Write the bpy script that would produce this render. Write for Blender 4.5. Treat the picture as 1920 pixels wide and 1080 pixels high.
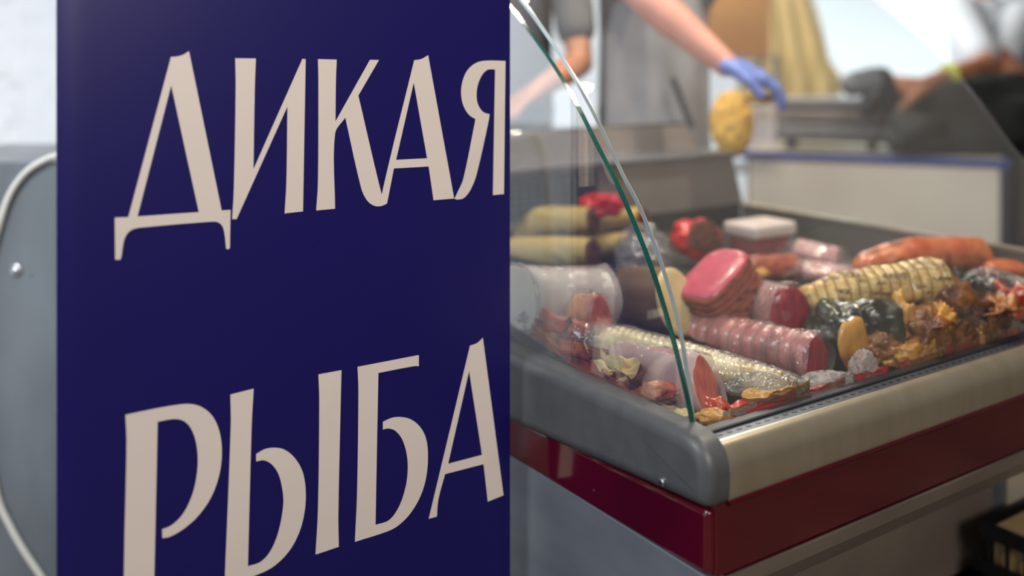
import bpy, bmesh, math, random
from mathutils import Vector, Matrix, noise
from mathutils.geometry import tessellate_polygon
R = math.radians
random.seed(7)
C = bpy.context.scene.collection
for o in list(bpy.data.objects): bpy.data.objects.remove(o)

# ------------------------------------------------------------------ camera
CAMZ = 1.35; F = 1800.0; HZ = 110.0
cam_d = bpy.data.cameras.new('camera'); cam = bpy.data.objects.new('camera', cam_d); C.objects.link(cam)
cam.location = (0, 0, CAMZ); cam.rotation_euler = (R(90), 0, 0)
cam_d.sensor_width = 36; cam_d.lens = 36 * F / 1920; cam_d.shift_y = -(540 - HZ) / 1920
cam_d.clip_start = 0.05
cam_d.dof.use_dof = True; cam_d.dof.focus_distance = 1.72; cam_d.dof.aperture_fstop = 0.95
bpy.context.scene.camera = cam
# ------------------------------------------------------------------ world, lights, exposure
sc = bpy.context.scene
sc.view_settings.view_transform = 'Standard'; sc.view_settings.look = 'None'
sc.view_settings.gamma = 1; sc.view_settings.use_curve_mapping = False
sc.view_settings.exposure = 0.0
w = bpy.data.worlds.new('sky'); sc.world = w; w.use_nodes = True
w.node_tree.nodes['Background'].inputs[0].default_value = (0.85, 0.92, 1.0, 1)
w.node_tree.nodes['Background'].inputs[1].default_value = 1.6
def area(name, loc, target, size, power, col, shape='DISK', size_y=None):
    l = bpy.data.lights.new(name, 'AREA'); l.shape = shape; l.size = size
    if size_y: l.shape = 'RECTANGLE'; l.size_y = size_y
    l.energy = power; l.color = col
    o = bpy.data.objects.new(name, l); C.objects.link(o); o.location = loc
    o.rotation_euler = (Vector(target) - Vector(loc)).to_track_quat('-Z', 'Y').to_euler()
    return o
WARM = (1.0, 0.86, 0.68)
for k, (x, y, p) in enumerate(((0.5, 2.9, 20), (1.15, 2.35, 26), (0.75, 1.15, 9), (0.15, 2.75, 14))):
    area('ceiling_lamp', (x, y, 2.75), (x, y, 0), 0.10, p, WARM)
area('front_fill_light', (1.2, -1.5, 2.5), (-0.3, 1.6, 0.8), 1.2, 74, (1, 0.93, 0.85), size_y=0.6)  # unseen fill lamp, added to brighten the banner lettering
area('back_fill_light', (0.6, 5.3, 2.85), (0.8, 4.0, 0), 2.0, 115, (1.0, 0.94, 0.86), size_y=0.8)  # unseen fill lamp, added to lift the background and bumper top
area('left_fill_light', (-1.5, 0.7, 2.85), (-1.1, 2.4, 0.9), 1.0, 90, (0.88, 0.94, 1.0), size_y=1.0)  # unseen fill lamp, added and aimed to brighten the grey panel at left

# ------------------------------------------------------------------ materials
def lin(c):
    return tuple((x / 255 / 12.92) if x / 255 <= 0.04045 else ((x / 255 + 0.055) / 1.055) ** 2.4 for x in c) + (1,)
MC = {}
def mat(name, c1, c2=None, scale=8, rough=0.5, metal=0, bump=0, stretch=(1, 1, 1), spec=0.5, coat=0, detail=4, bscale=None, lo=.35, hi=.65, c3=None, sss=0):
    if name in MC: return MC[name]
    m = bpy.data.materials.new(name); m.use_nodes = True; nt = m.node_tree; b = nt.nodes['Principled BSDF']
    b.inputs['Roughness'].default_value = rough; b.inputs['Metallic'].default_value = metal
    b.inputs['Specular IOR Level'].default_value = spec
    b.inputs['Coat Weight'].default_value = coat; b.inputs['Coat Roughness'].default_value = 0.05
    b.inputs['Base Color'].default_value = lin(c1)
    tc = nt.nodes.new('ShaderNodeTexCoord'); mp = nt.nodes.new('ShaderNodeMapping')
    mp.inputs['Scale'].default_value = stretch
    nt.links.new(tc.outputs['Object'], mp.inputs['Vector'])
    nz = nt.nodes.new('ShaderNodeTexNoise'); nz.inputs['Scale'].default_value = scale; nz.inputs['Detail'].default_value = detail
    nt.links.new(mp.outputs[0], nz.inputs['Vector'])
    if c2:
        cr = nt.nodes.new('ShaderNodeValToRGB'); cr.color_ramp.elements[0].position = lo; cr.color_ramp.elements[1].position = hi
        cr.color_ramp.elements[0].color = lin(c1); cr.color_ramp.elements[1].color = lin(c2)
        if c3:
            e = cr.color_ramp.elements.new((lo + hi) / 2); e.color = lin(c3)
        nt.links.new(nz.outputs['Fac'], cr.inputs[0]); nt.links.new(cr.outputs[0], b.inputs['Base Color'])
    if bump:
        n2 = nt.nodes.new('ShaderNodeTexNoise'); n2.inputs['Scale'].default_value = bscale or scale * 2; n2.inputs['Detail'].default_value = 3
        nt.links.new(mp.outputs[0], n2.inputs['Vector'])
        bp = nt.nodes.new('ShaderNodeBump'); bp.inputs['Strength'].default_value = bump; bp.inputs['Distance'].default_value = 0.01
        nt.links.new(n2.outputs['Fac'], bp.inputs['Height']); nt.links.new(bp.outputs[0], b.inputs['Normal'])
    MC[name] = m; return m

def glass_mat(name, tint=(0.985, 1.0, 0.992), f0=0.045, rough=0.0, haze=0.0, bump=0, bscale=30, hazecol=(0.9, 0.9, 0.92), gain=1.0):
    """transparent sheet whose mirror part follows Schlick's formula on both faces"""
    if name in MC: return MC[name]
    m = bpy.data.materials.new(name); m.use_nodes = True; nt = m.node_tree; N = nt.nodes; L = nt.links
    N.remove(N['Principled BSDF']); out = N['Material Output']
    tr = N.new('ShaderNodeBsdfTransparent'); tr.inputs[0].default_value = (*tint, 1)
    gl = N.new('ShaderNodeBsdfGlossy'); gl.inputs['Roughness'].default_value = rough
    ge = N.new('ShaderNodeNewGeometry'); dp = N.new('ShaderNodeVectorMath'); dp.operation = 'DOT_PRODUCT'
    L.new(ge.outputs['Incoming'], dp.inputs[1])
    if bump:
        tc = N.new('ShaderNodeTexCoord'); n2 = N.new('ShaderNodeTexNoise'); n2.inputs['Scale'].default_value = bscale
        n2.inputs['Detail'].default_value = 2; n2.inputs['Distortion'].default_value = 1.2
        L.new(tc.outputs['Object'], n2.inputs['Vector'])
        bp = N.new('ShaderNodeBump'); bp.inputs['Strength'].default_value = bump; bp.inputs['Distance'].default_value = 0.02
        L.new(n2.outputs['Fac'], bp.inputs['Height']); L.new(bp.outputs[0], gl.inputs['Normal']); L.new(bp.outputs[0], dp.inputs[0])
    else: L.new(ge.outputs['Normal'], dp.inputs[0])
    ab = N.new('ShaderNodeMath'); ab.operation = 'ABSOLUTE'; L.new(dp.outputs['Value'], ab.inputs[0])
    s1 = N.new('ShaderNodeMath'); s1.operation = 'SUBTRACT'; s1.inputs[0].default_value = 1; L.new(ab.outputs[0], s1.inputs[1])
    pw = N.new('ShaderNodeMath'); pw.operation = 'POWER'; pw.inputs[1].default_value = 5; L.new(s1.outputs[0], pw.inputs[0])
    ml = N.new('ShaderNodeMath'); ml.operation = 'MULTIPLY_ADD'; ml.inputs[1].default_value = (1 - f0) * gain; ml.inputs[2].default_value = f0
    ml.use_clamp = True
    L.new(pw.outputs[0], ml.inputs[0])
    base = tr.outputs[0]
    if haze:
        df = N.new('ShaderNodeBsdfDiffuse'); df.inputs[0].default_value = (*hazecol, 1)
        mh = N.new('ShaderNodeMixShader'); mh.inputs[0].default_value = haze
        L.new(tr.outputs[0], mh.inputs[1]); L.new(df.outputs[0], mh.inputs[2]); base = mh.outputs[0]
    mx = N.new('ShaderNodeMixShader'); L.new(ml.outputs[0], mx.inputs[0]); L.new(base, mx.inputs[1]); L.new(gl.outputs[0], mx.inputs[2])
    L.new(mx.outputs[0], out.inputs[0]); MC[name] = m; return m

def film_mat(name, col, trans=0.6, bump=0.5, bscale=3):
    m = bpy.data.materials.new(name); m.use_nodes = True; nt = m.node_tree; N = nt.nodes; L = nt.links
    N.remove(N['Principled BSDF']); out = N['Material Output']
    tc = N.new('ShaderNodeTexCoord'); n2 = N.new('ShaderNodeTexNoise'); n2.inputs['Scale'].default_value = bscale; n2.inputs['Distortion'].default_value = 1.5
    L.new(tc.outputs['Object'], n2.inputs['Vector']); bp = N.new('ShaderNodeBump'); bp.inputs['Strength'].default_value = bump; bp.inputs['Distance'].default_value = 0.1
    L.new(n2.outputs['Fac'], bp.inputs['Height'])
    d = N.new('ShaderNodeBsdfDiffuse'); t = N.new('ShaderNodeBsdfTranslucent'); g = N.new('ShaderNodeBsdfGlossy'); g.inputs['Roughness'].default_value = .35
    for x in (d, t): x.inputs[0].default_value = lin(col)
    for x in (d, t, g): L.new(bp.outputs[0], x.inputs['Normal'])
    a = N.new('ShaderNodeMixShader'); a.inputs[0].default_value = trans; L.new(d.outputs[0], a.inputs[1]); L.new(t.outputs[0], a.inputs[2])
    b = N.new('ShaderNodeMixShader'); b.inputs[0].default_value = .06; L.new(a.outputs[0], b.inputs[1]); L.new(g.outputs[0], b.inputs[2])
    L.new(b.outputs[0], out.inputs[0]); return m

# ------------------------------------------------------------------ object helpers
def origin(o):
    v = Vector((0, 0, 0))
    while o is not None: v += o.location; o = o.parent
    return v
def tag(o, label=None, cat=None, group=None, kind=None):
    for k, v in (('label', label), ('category', cat), ('group', group), ('kind', kind)):
        if v: o[k] = v
    return o
def thing(name, label, cat, loc, group=None):
    o = bpy.data.objects.new(name, None); C.objects.link(o); o.location = loc; o.empty_display_size = .05
    return tag(o, label, cat, group)
CLAMP = [False]
def fit_case(p):
    # food presses flat against the end glass, the front channel, the rear wall and the deck instead of passing through
    d = Vector(p) - P0; u = d.dot(EU); v = d.dot(EV); z = d.z
    u = max(u, .026 + .02 * max(0, u + .05) if u < .026 else u); u = min(u, UMAX - .006)
    if z < .80: v = max(v, .078)
    v = min(v, VMAX - .022); z = max(z, deck(v) + .004)
    return P0 + EU * u + EV * v + Vector((0, 0, z))
def obj(name, V, Fc, m, parent=None, smooth=False, loc=None, bevel=0, bseg=3):
    if CLAMP[0]: V = [fit_case(v) for v in V]
    base = origin(parent) if parent else Vector(loc or (0, 0, 0))
    me = bpy.data.meshes.new(name); me.from_pydata([tuple(Vector(v) - base) for v in V], [], Fc)
    bm = bmesh.new(); bm.from_mesh(me); bmesh.ops.remove_doubles(bm, verts=bm.verts, dist=1e-6)
    bmesh.ops.recalc_face_normals(bm, faces=bm.faces); bm.to_mesh(me); bm.free()
    me.materials.append(m)
    if smooth:
        for p in me.polygons: p.use_smooth = True
    o = bpy.data.objects.new(name, me); C.objects.link(o)
    if parent: o.parent = parent
    else: o.location = base
    if bevel:
        b = o.modifiers.new('bevel', 'BEVEL'); b.width = bevel; b.segments = bseg; b.limit_method = 'ANGLE'; b.angle_limit = R(40)
        b.harden_normals = False
        for p in me.polygons: p.use_smooth = True
        ws = o.modifiers.new('wn', 'WEIGHTED_NORMAL'); ws.keep_sharp = True
    return o
class MB:
    def __init__(s): s.V = []; s.F = []
    def add(s, V, Fc):
        n = len(s.V); s.V += [Vector(v) for v in V]; s.F += [tuple(i + n for i in f) for f in Fc]; return s
    def box(s, c, d, M=None):
        c = Vector(c); d = Vector(d) / 2; V = []
        for x in (-1, 1):
            for y in (-1, 1):
                for z in (-1, 1):
                    p = Vector((x * d.x, y * d.y, z * d.z)); V.append((M @ p if M else p) + c)
        return s.add(V, [(0, 1, 3, 2), (4, 6, 7, 5), (0, 4, 5, 1), (2, 3, 7, 6), (0, 2, 6, 4), (1, 5, 7, 3)])
    def tube(s, pts, rad, seg=12, cap=True):
        pts = [Vector(p) for p in pts]; n = len(pts); V = []; Fc = []
        rad = rad if isinstance(rad, (list, tuple)) else [rad] * n
        up = Vector((0, 0, 1)); d0 = (pts[1] - pts[0]).normalized()
        if abs(d0.z) > .9: up = Vector((1, 0, 0))
        for i, p in enumerate(pts):
            d = (pts[min(i + 1, n - 1)] - pts[max(i - 1, 0)]).normalized()
            a = d.cross(up).normalized(); b = a.cross(d).normalized(); up = b
            for k in range(seg):
                t = 2 * math.pi * k / seg; V.append(p + (a * math.cos(t) + b * math.sin(t)) * rad[i])
        for i in range(n - 1):
            for k in range(seg):
                k2 = (k + 1) % seg; Fc.append((i * seg + k, i * seg + k2, (i + 1) * seg + k2, (i + 1) * seg + k))
        if cap: Fc += [tuple(range(seg))[::-1], tuple((n - 1) * seg + k for k in range(seg))]
        return s.add(V, Fc)
    def prism(s, A, B):
        n = len(A); Fc = [tuple(range(n)), tuple(range(n, 2 * n))[::-1]]
        for i in range(n): j = (i + 1) % n; Fc.append((i, j, n + j, n + i))
        return s.add(list(A) + list(B), Fc)
    def ball(s, c, r, seg=12, rings=8, sq=(1, 1, 1)):
        V = []; Fc = []; c = Vector(c)
        for i in range(rings + 1):
            ph = math.pi * i / rings
            for k in range(seg):
                t = 2 * math.pi * k / seg
                V.append(c + Vector((math.sin(ph) * math.cos(t) * r * sq[0], math.sin(ph) * math.sin(t) * r * sq[1], math.cos(ph) * r * sq[2])))
        for i in range(rings):
            for k in range(seg):
                k2 = (k + 1) % seg; Fc.append((i * seg + k, i * seg + k2, (i + 1) * seg + k2, (i + 1) * seg + k))
        return s.add(V, Fc)
    def out(s, name, m, parent=None, **k): return obj(name, s.V, s.F, m, parent, **k)
def box(name, c, d, m, parent=None, M=None, **k): return MB().box(c, d, M).out(name, m, parent, **k)

# ------------------------------------------------------------------ frames of reference
EU = Vector((0.8311, 0.5561, 0)); EV = Vector((-0.5561, 0.8311, 0)); P0 = Vector((0.329, 1.52, 0))
MW = Matrix(((EU.x, EV.x, 0), (EU.y, EV.y, 0), (0, 0, 1)))
def W(u, v, z): return P0 + EU * u + EV * v + Vector((0, 0, z))
def P(px, py, Y): return Vector(((px - 960) / F * Y, Y, CAMZ - (py - HZ) / F * Y))
UMAX = 1.277; VMAX = 1.137; RIM = 0.757; DZ = 0.69; DS = 0.13
def deck(v): return DZ + DS * v
def node(px, py, h=0.0):
    d = Vector(((px - 960) / F, 1, -(py - HZ) / F))
    dv = d.dot(EV); v0 = -P0.dot(EV)
    t = (CAMZ - DZ - h - DS * v0) / (DS * dv - d.z)
    return Vector((0, 0, CAMZ)) + d * t
def side_vz(px, py, u):
    # point of the plane u = const seen at that pixel
    q = P0 + EU * u; k = (px - 960) / F
    v = (q.x - k * q.y) / (k * EV.y - EV.x); Y = q.y + EV.y * v
    return v, CAMZ - (py - HZ) / F * Y

# ------------------------------------------------------------------ setting
mfloor = mat('floor_concrete', (84, 76, 66), (62, 56, 50), scale=3, rough=.7, bump=.2)
mfilm = film_mat('white_film', (228, 228, 230), .62, .8, 5)
mceil = mat('ceiling_grey', (128, 124, 120), (116, 113, 110), scale=2, rough=.8)
XL, XR, YF, YB, ZC = -2.4, 4.6, -2.6, 7.2, 2.95
tag(obj('floor', [(XL, YF, 0), (XR, YF, 0), (XR, YB, 0), (XL, YB, 0)], [(0, 1, 2, 3)], mfloor), kind='structure')
tag(obj('ceiling', [(XL, YF, ZC), (XR, YF, ZC), (XR, YB, ZC), (XL, YB, ZC)], [(0, 1, 2, 3)], mceil), kind='structure')
def wall(name, a, b, m, z0=0, z1=ZC, n=40):
    a = Vector(a); b = Vector(b); V = []; Fc = []; nx, nz = n, 24
    nrm = Vector((-(b - a).y, (b - a).x, 0)).normalized()
    for j in range(nz + 1):
        for i in range(nx + 1):
            p = a.lerp(b, i / nx); z = z0 + (z1 - z0) * j / nz
            q = Vector((p.x, p.y, z)); V.append(q + nrm * .03 * noise.noise(q * 3.0))
    for j in range(nz):
        for i in range(nx):
            k = j * (nx + 1) + i; Fc.append((k, k + 1, k + nx + 2, k + nx + 1))
    return tag(obj(name, V, Fc, m, smooth=True), kind='structure')
wall('wall_left', (XL, YF), (XL, 2.2), mfilm)
wall('wall_left', (XL, 4.2), (XL, YB), mfilm)
wall('wall_left', (XL, 2.2), (XL, 4.2), mfilm, 0, 1.0)
wall('wall_left', (XL, 2.2), (XL, 4.2), mfilm, 2.6, ZC)
mwallp = mat('wall_panel_grey', (120, 116, 112), (108, 105, 102), scale=2, rough=.8)
wall('wall_right', (XR, YB), (XR, YF), mwallp)
wall('wall_front', (XR, YF), (XL, YF), mat('wall_dark_panel', (104, 86, 68), (84, 68, 54), scale=2, rough=.7))
# back wall: film with a tall opening to the daylight
wx0, wx1, wz0, wz1 = 1.95, 3.75, 0.95, 2.7
wall('wall_back', (wx0, YB), (XL, YB), mfilm)
tag(box('wall_back', ((wx1 + XR) / 2, YB, ZC / 2), (XR - wx1, .06, ZC), mwallp), kind='structure')
tag(box('wall_back', ((wx0 + wx1) / 2, YB, wz0 / 2), (wx1 - wx0, .06, wz0), mwallp), kind='structure')
tag(box('wall_back', ((wx0 + wx1) / 2, YB, (wz1 + ZC) / 2), (wx1 - wx0, .06, ZC - wz1), mwallp), kind='structure')
mframe = mat('white_frame', (226, 228, 232), rough=.4)
wf = MB()
for x in (wx0, wx1): wf.box((x, YB - .02, (wz0 + wz1) / 2), (.07, .09, wz1 - wz0))
for z in (wz0, wz1): wf.box(((wx0 + wx1) / 2, YB - .02, z), (wx1 - wx0 + .07, .09, .07))
win = tag(wf.out('window_1', mframe, bevel=.005), kind='structure')
box('pane', ((wx0 + wx1) / 2, YB, (wz0 + wz1) / 2), (wx1 - wx0, .006, wz1 - wz0), glass_mat('window_glass'), win)

wf = MB()
for y in (2.2, 4.2): wf.box((XL, y, 1.8), (.09, .07, 1.6))
for z in (1.0, 2.6): wf.box((XL, 3.2, z), (.09, 2.07, .07))
tag(wf.out('added_daylight_opening', mframe, bevel=.005), kind='structure')  # frame of an unseen opening, added so the side glass mirrors daylight
# ------------------------------------------------------------------ refrigerated display case
mcap = mat('grey_plastic', (80, 81, 84), (73, 75, 78), scale=30, rough=.42, bump=.05, bscale=300, spec=.5)
msteel = mat('brushed_steel', (206, 196, 176), (196, 185, 164), scale=4, stretch=(6, 6, .5), rough=.30, metal=.8, bump=.012, bscale=10)
mred = mat('burgundy_strip', (76, 4, 20), (64, 3, 16), scale=4, rough=.12, spec=.7, coat=.4)
mend = mat('grey_end_panel', (118, 124, 132), (108, 113, 122), scale=5, stretch=(1, 1, 3), rough=.33, metal=.25)
mblack = mat('black_plastic', (30, 33, 38), rough=.35)
mdark = mat('dark_interior', (48, 46, 46), (36, 35, 36), scale=6, rough=.6)
mrear = mat('rear_steel', (164, 154, 150), (146, 136, 132), scale=3, rough=.4, metal=.4)
mrail = mat('black_rail', (78, 84, 94), rough=.3, metal=.4)
mdivider = mat('divider_grey', (104, 100, 96), (92, 88, 85), scale=3, rough=.45, metal=.2)
mchrome = mat('chrome', (225, 228, 232), rough=.12, metal=1)
mshelf = mat('shelf_steel', (176, 178, 188), rough=.25, metal=.8)
case = thing('display_case', 'refrigerated fish display case with curved glass, steel bumper and burgundy band', 'display case', W(UMAX / 2, VMAX / 2, 0))
def cprism(name, prof, u0, u1, m, parent=case, **k):
    return MB().prism([W(u0, v, z) for v, z in prof], [W(u1, v, z) for v, z in prof]).out(name, m, parent, **k)
UE = UMAX + .035
# left cap
capprof = [(1.16, .7525)] + [(x / 10, .7525) for x in range(11, 0, -1)] + [(.075, .7525), (.058, .752), (.042, .7505), (.027, .7475), (.014, .7415), (.004, .733), (-.004, .721), (-.0085, .708), (-.0105, .694), (-.0105, .675), (-.009, .657), (-.003, .647), (.008, .642), (.03, .640), (.06, .6385), (.10, .6355), (.2, .629), (.35, .618), (.52, .607), (.8, .590), (1.16, .572)]
def inset(p, d):
    n = len(p); q_ = []
    for i in range(n):
        a, b, c = Vector(p[i - 1]), Vector(p[i]), Vector(p[(i + 1) % n])
        n1 = Vector((-(b - a).y, (b - a).x)).normalized(); n2 = Vector((-(c - b).y, (c - b).x)).normalized()
        m = (n1 + n2); m = m / max(.6, m.length_squared / 2); q_.append(b + m * d)
    return q_
def soft_cap(u_out, u_in, r):
    # cap whose outer side is rounded over with radius r
    sg = 1 if u_in > u_out else -1; rings = []
    for k in range(9):
        a = math.pi / 2 * k / 8; rings.append([W(u_out + sg * (r - r * math.sin(a)), *x) for x in inset(capprof, r * (1 - math.cos(a)))])
    rings.reverse(); rings.append([W(u_in, *x) for x in capprof]); n = len(capprof); V = []; Fc = []
    for q_ in rings: V += q_
    for k in range(len(rings) - 1):
        for i in range(n): j = (i + 1) % n; Fc.append((k * n + i, k * n + j, (k + 1) * n + j, (k + 1) * n + i))
    Fc += [tuple(range(n)), tuple((len(rings) - 1) * n + i for i in range(n))]
    o = obj('bumper_cap', V, Fc, mcap, case, smooth=True)
    for p in o.data.polygons: p.use_smooth = len(p.vertices) == 4
    o.modifiers.new('split', 'EDGE_SPLIT').split_angle = R(50)
soft_cap(-.038, .012, .024)
soft_cap(UE + .038, UE - .012, .024)
# the steel bumper
rail = [(.022, .735), (.014, .7347), (.008, .732), (.002, .7265), (-.003, .718), (-.0065, .707), (-.0082, .695), (-.0088, .68), (-.0088, .656), (-.006, .648), (.022, .648)]
o = cprism('front_bumper', rail, .0125, UE - .0125, msteel)
for p in o.data.polygons: p.use_smooth = len(p.vertices) == 4
o.modifiers.new('split', 'EDGE_SPLIT').split_angle = R(50)
# burgundy front band and side band
cprism('front_band', [(-.004, .647), (-.004, .532), (.03, .532), (.03, .647)], -.012, UE + .012, mred, bevel=.003)
cprism('band_bead', [(-.008, .649), (-.011, .645), (-.008, .640), (-.003, .640), (-.003, .649)], .012, UE - .01, mred)
cprism('side_band', [(.0, .640), (.0, .533), (.5, .530), (1.15, .52), (1.15, .59), (.52, .62)], -.026, .004, mred, bevel=.012, bseg=4)
cprism('side_band', [(.0, .640), (.0, .533), (.5, .530), (1.15, .52), (1.15, .59), (.52, .62)], UE - .004, UE + .026, mred, bevel=.012, bseg=4)
cprism('steel_lip', [(-.008, .532), (-.008, .527), (.03, .524), (.03, .532)], .004, UE, mchrome)
# underbody (curving in) and base
under = [(.0, .527), (.012, .49), (.05, .44), (.11, .405), (.19, .385), (.30, .375), (.30, .06), (1.12, .06), (1.12, .52), (.9, .56), (.5, .56), (.1, .56)]
munder = mat('underbody_beige', (122, 112, 102), (108, 98, 90), scale=4, rough=.5)
ub = cprism('underbody', under, .004, UE - .002, munder)
epan = [(.0, .532), (.012, .49), (.05, .44), (.11, .40), (.20, .375), (.27, .36), (.28, .0), (1.14, .0), (1.15, .54)]
cprism('end_panel', epan, -.022, .004, mend, bevel=.004)
cprism('end_panel', epan, UE - .004, UE + .022, mend, bevel=.004)
# glass channel with slots
cprism('glass_channel', [(.022, .7352), (.068, .7352), (.068, .69), (.022, .69)], .013, UE - .013, mrail, bevel=.001)
sl = MB()
nsl = 54
for i in range(nsl):
    u = .035 + i * (UMAX - .04) / nsl
    sl.box(W(u, .0345, .7353), (.0095, .005, .0012), MW)
so = sl.out('channel_slots', mblack, case); so['kind'] = 'stuff'
cprism('seal_strip', [(.046, .7385), (.049, .740), (.066, .740), (.066, .735), (.046, .735)], .014, UE - .014, mblack)
# deck
dk = MB().prism([W(.02, .068, .70), W(UMAX, .068, .70), W(UMAX, VMAX, deck(VMAX) - .02), W(.02, VMAX, deck(VMAX) - .02)],
                [W(.02, .068, .66), W(UMAX, .068, .66), W(UMAX, VMAX, deck(VMAX) - .05), W(.02, VMAX, deck(VMAX) - .05)])
dk.out('display_deck', mdark, case)
# right divider wall
cprism('divider_panel', [(.09, .66), (.09, .845), (.12, .865), (VMAX, .865), (VMAX, .70)], UMAX, UMAX + .02, mdivider, bevel=.003)
cprism('divider_trim', [(.12, .865), (.12, .873), (VMAX, .873), (VMAX, .865)], UMAX - .004, UMAX + .026, msteel)
# rear wall with grille, service shelf with upstand
zr = 1.0
cprism('rear_wall', [(VMAX, .70), (VMAX, .872), (VMAX + .02, .872), (VMAX + .02, .70)], -.0, UMAX, mdark)
RU = UMAX + .01
rp = MB()
A = [W(.0, VMAX - .0, .872), W(RU, VMAX, .872), W(RU - .055, VMAX - .0, 1.035), W(.0, VMAX, 1.035)]
rp.prism(A, [p + EV * .018 for p in A]); rp.out('rear_panel', mrear, case)
sh = MB(); A = [W(.0, VMAX - .03, 1.035), W(RU - .05, VMAX - .03, 1.035), W(RU - .05, VMAX + .19, 1.035), W(.0, VMAX + .19, 1.035)]
sh.prism(A, [p + Vector((0, 0, .012)) for p in A]); sh.out('service_shelf', mshelf, case, bevel=.003)
up = MB(); A = [W(.0, VMAX + .17, 1.047), W(RU - .05, VMAX + .17, 1.047), W(RU - .10, VMAX + .17, 1.125), W(.0, VMAX + .17, 1.125)]
up.prism(A, [p + EV * .015 for p in A]); up.out('shelf_upstand', mrear, case)
ul = MB().tube([W(.0, VMAX + .177, 1.128), W(RU - .10, VMAX + .177, 1.128)], .006); ul.out('upstand_rail', mchrome, case, smooth=True)
# grille on the rear panel at the left
gr = cprism('air_grille', [(VMAX - .012, .90), (VMAX - .012, 1.02), (VMAX, 1.02), (VMAX, .90)], .10, .66, mblack, bevel=.003)
mg = mat('grille_grey', (70, 74, 76), rough=.4)
for i in range(6):
    z = .912 + i * .0195
    MB().box(W(.38, VMAX - .016, z), (.53, .008, .006), MW).out('slat', mg, gr)
for i in range(18):
    u = .125 + i * .03
    MB().box(W(u, VMAX - .018, .96), (.006, .006, .105), MW).out('slat', mg, gr)
# screws of the left cap
for (px, py) in ((1241, 904),):
    v, z = side_vz(px, py, -.040)
    q = W(-.038, v, z)
    s = MB().tube([q, q - EU * .003, q - EU * .0045], [.0062, .0062, .0035], 20).out('screw', mchrome, case, smooth=False)
    MB().box(q - EU * .0045, (.001, .0075, .0012), MW).out('screw_slot', mblack, s)
    MB().box(q - EU * .0045, (.001, .0012, .0075), MW).out('screw_slot', mblack, s)
for (px, py) in ((1111, 920),):
    v, z = side_vz(px, py, -.028); q = W(-.026, v, z)
    MB().tube([q, q - EU * .002], [.0022, .0015], 10).out('rivet', mchrome, case)
# glass panes
silver = [(1308, 832), (1305, 802), (1292, 695), (1280, 620), (1267, 570), (1247, 500), (1222, 432), (1197, 372), (1177, 340), (1145, 270), (1100, 175), (1060, 112), (1020, 50), (982, 0), (925, -70), (850, -150)]
green = [(1299, 832), (1297, 802), (1285, 745), (1262, 645), (1240, 570), (1225, 520), (1200, 452), (1172, 385), (1152, 340), (1115, 270), (1082, 200), (1040, 128), (1000, 72), (965, 25), (905, -45), (850, -95)]
def smooth_poly(p, n=5):
    q = []
    for i in range(len(p) - 1):
        a = p[max(i - 1, 0)]; b = p[i]; c = p[i + 1]; d = p[min(i + 2, len(p) - 1)]
        for k in range(n):
            t = k / n
            q.append(tuple(.5 * (2 * b[j] + (c[j] - a[j]) * t + (2 * a[j] - 5 * b[j] + 4 * c[j] - d[j]) * t * t + (3 * b[j] - a[j] - 3 * c[j] + d[j]) * t ** 3) for j in (0, 1)))
    q.append(p[-1]); return q
def relax(p, it):
    p = [list(x) for x in p]
    for _ in range(it):
        p = [p[0]] + [[(p[i - 1][j] + 2 * p[i][j] + p[i + 1][j]) / 4 for j in (0, 1)] for i in range(1, len(p) - 1)] + [p[-1]]
    return p
US, UG = .014, .010
silv = relax(smooth_poly([side_vz(x, y, US) for x, y in silver]), 12)
grn = relax(smooth_poly([side_vz(x, y, UG - .008) for x, y in green]), 12)
mglass = glass_mat('veiled_front_glass', f0=.045, gain=1.0, haze=.02, hazecol=(.9, .9, .95))  # whitish diffuse veil mixed in to imitate reflected haze
msglass = glass_mat('side_pane_glass', f0=.21, gain=1.0, haze=.02, hazecol=(.9, .9, .95))  # raised reflectance and whitish veil stand in for a brighter reflection
mgedge = mat('green_glass_edge', (8, 64, 60), (14, 84, 76), scale=3, rough=.1, spec=1.0, coat=.5)
msedge = mat('pale_glass_edge', (196, 206, 204), (150, 164, 162), scale=3, rough=.2, spec=1.0, metal=.5)
# front curved pane
def offs(p, d):
    q = []
    for i, a in enumerate(p):
        b = p[min(i + 1, len(p) - 1)]; c = p[max(i - 1, 0)]
        t = Vector((b[0] - c[0], b[1] - c[1])).normalized(); q.append((a[0] + t.y * d, a[1] - t.x * d))
    return q
inn = offs(silv, .009)
n = len(silv); MBf = MB()
V = [W(US, *a) for a in silv] + [W(UE - .02, *a) for a in silv] + [W(US, *a) for a in inn] + [W(UE - .02, *a) for a in inn]
Fc = []
for i in range(n - 1):
    Fc += [(i, i + 1, n + i + 1, n + i), (2 * n + i, 3 * n + i, 3 * n + i + 1, 2 * n + i + 1)]
    Fc += [(n + i, n + i + 1, 3 * n + i + 1, 3 * n + i)]
fp = obj('front_glass', V, Fc, mglass, case, smooth=True); fp.modifiers.new('split', 'EDGE_SPLIT').split_angle = R(40)
V = [W(US, *a) for a in silv] + [W(US, *a) for a in inn] + [W(US - .0015, *a) for a in silv] + [W(US - .0015, *a) for a in inn]; Fc = []
for i in range(n - 1): Fc += [(2 * n + i, 2 * n + i + 1, 3 * n + i + 1, 3 * n + i), (i, i + 1, 2 * n + i + 1, 2 * n + i), (n + i, 3 * n + i, 3 * n + i + 1, n + i + 1)]
obj('polished_edge', V, Fc, msedge, fp)
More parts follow.
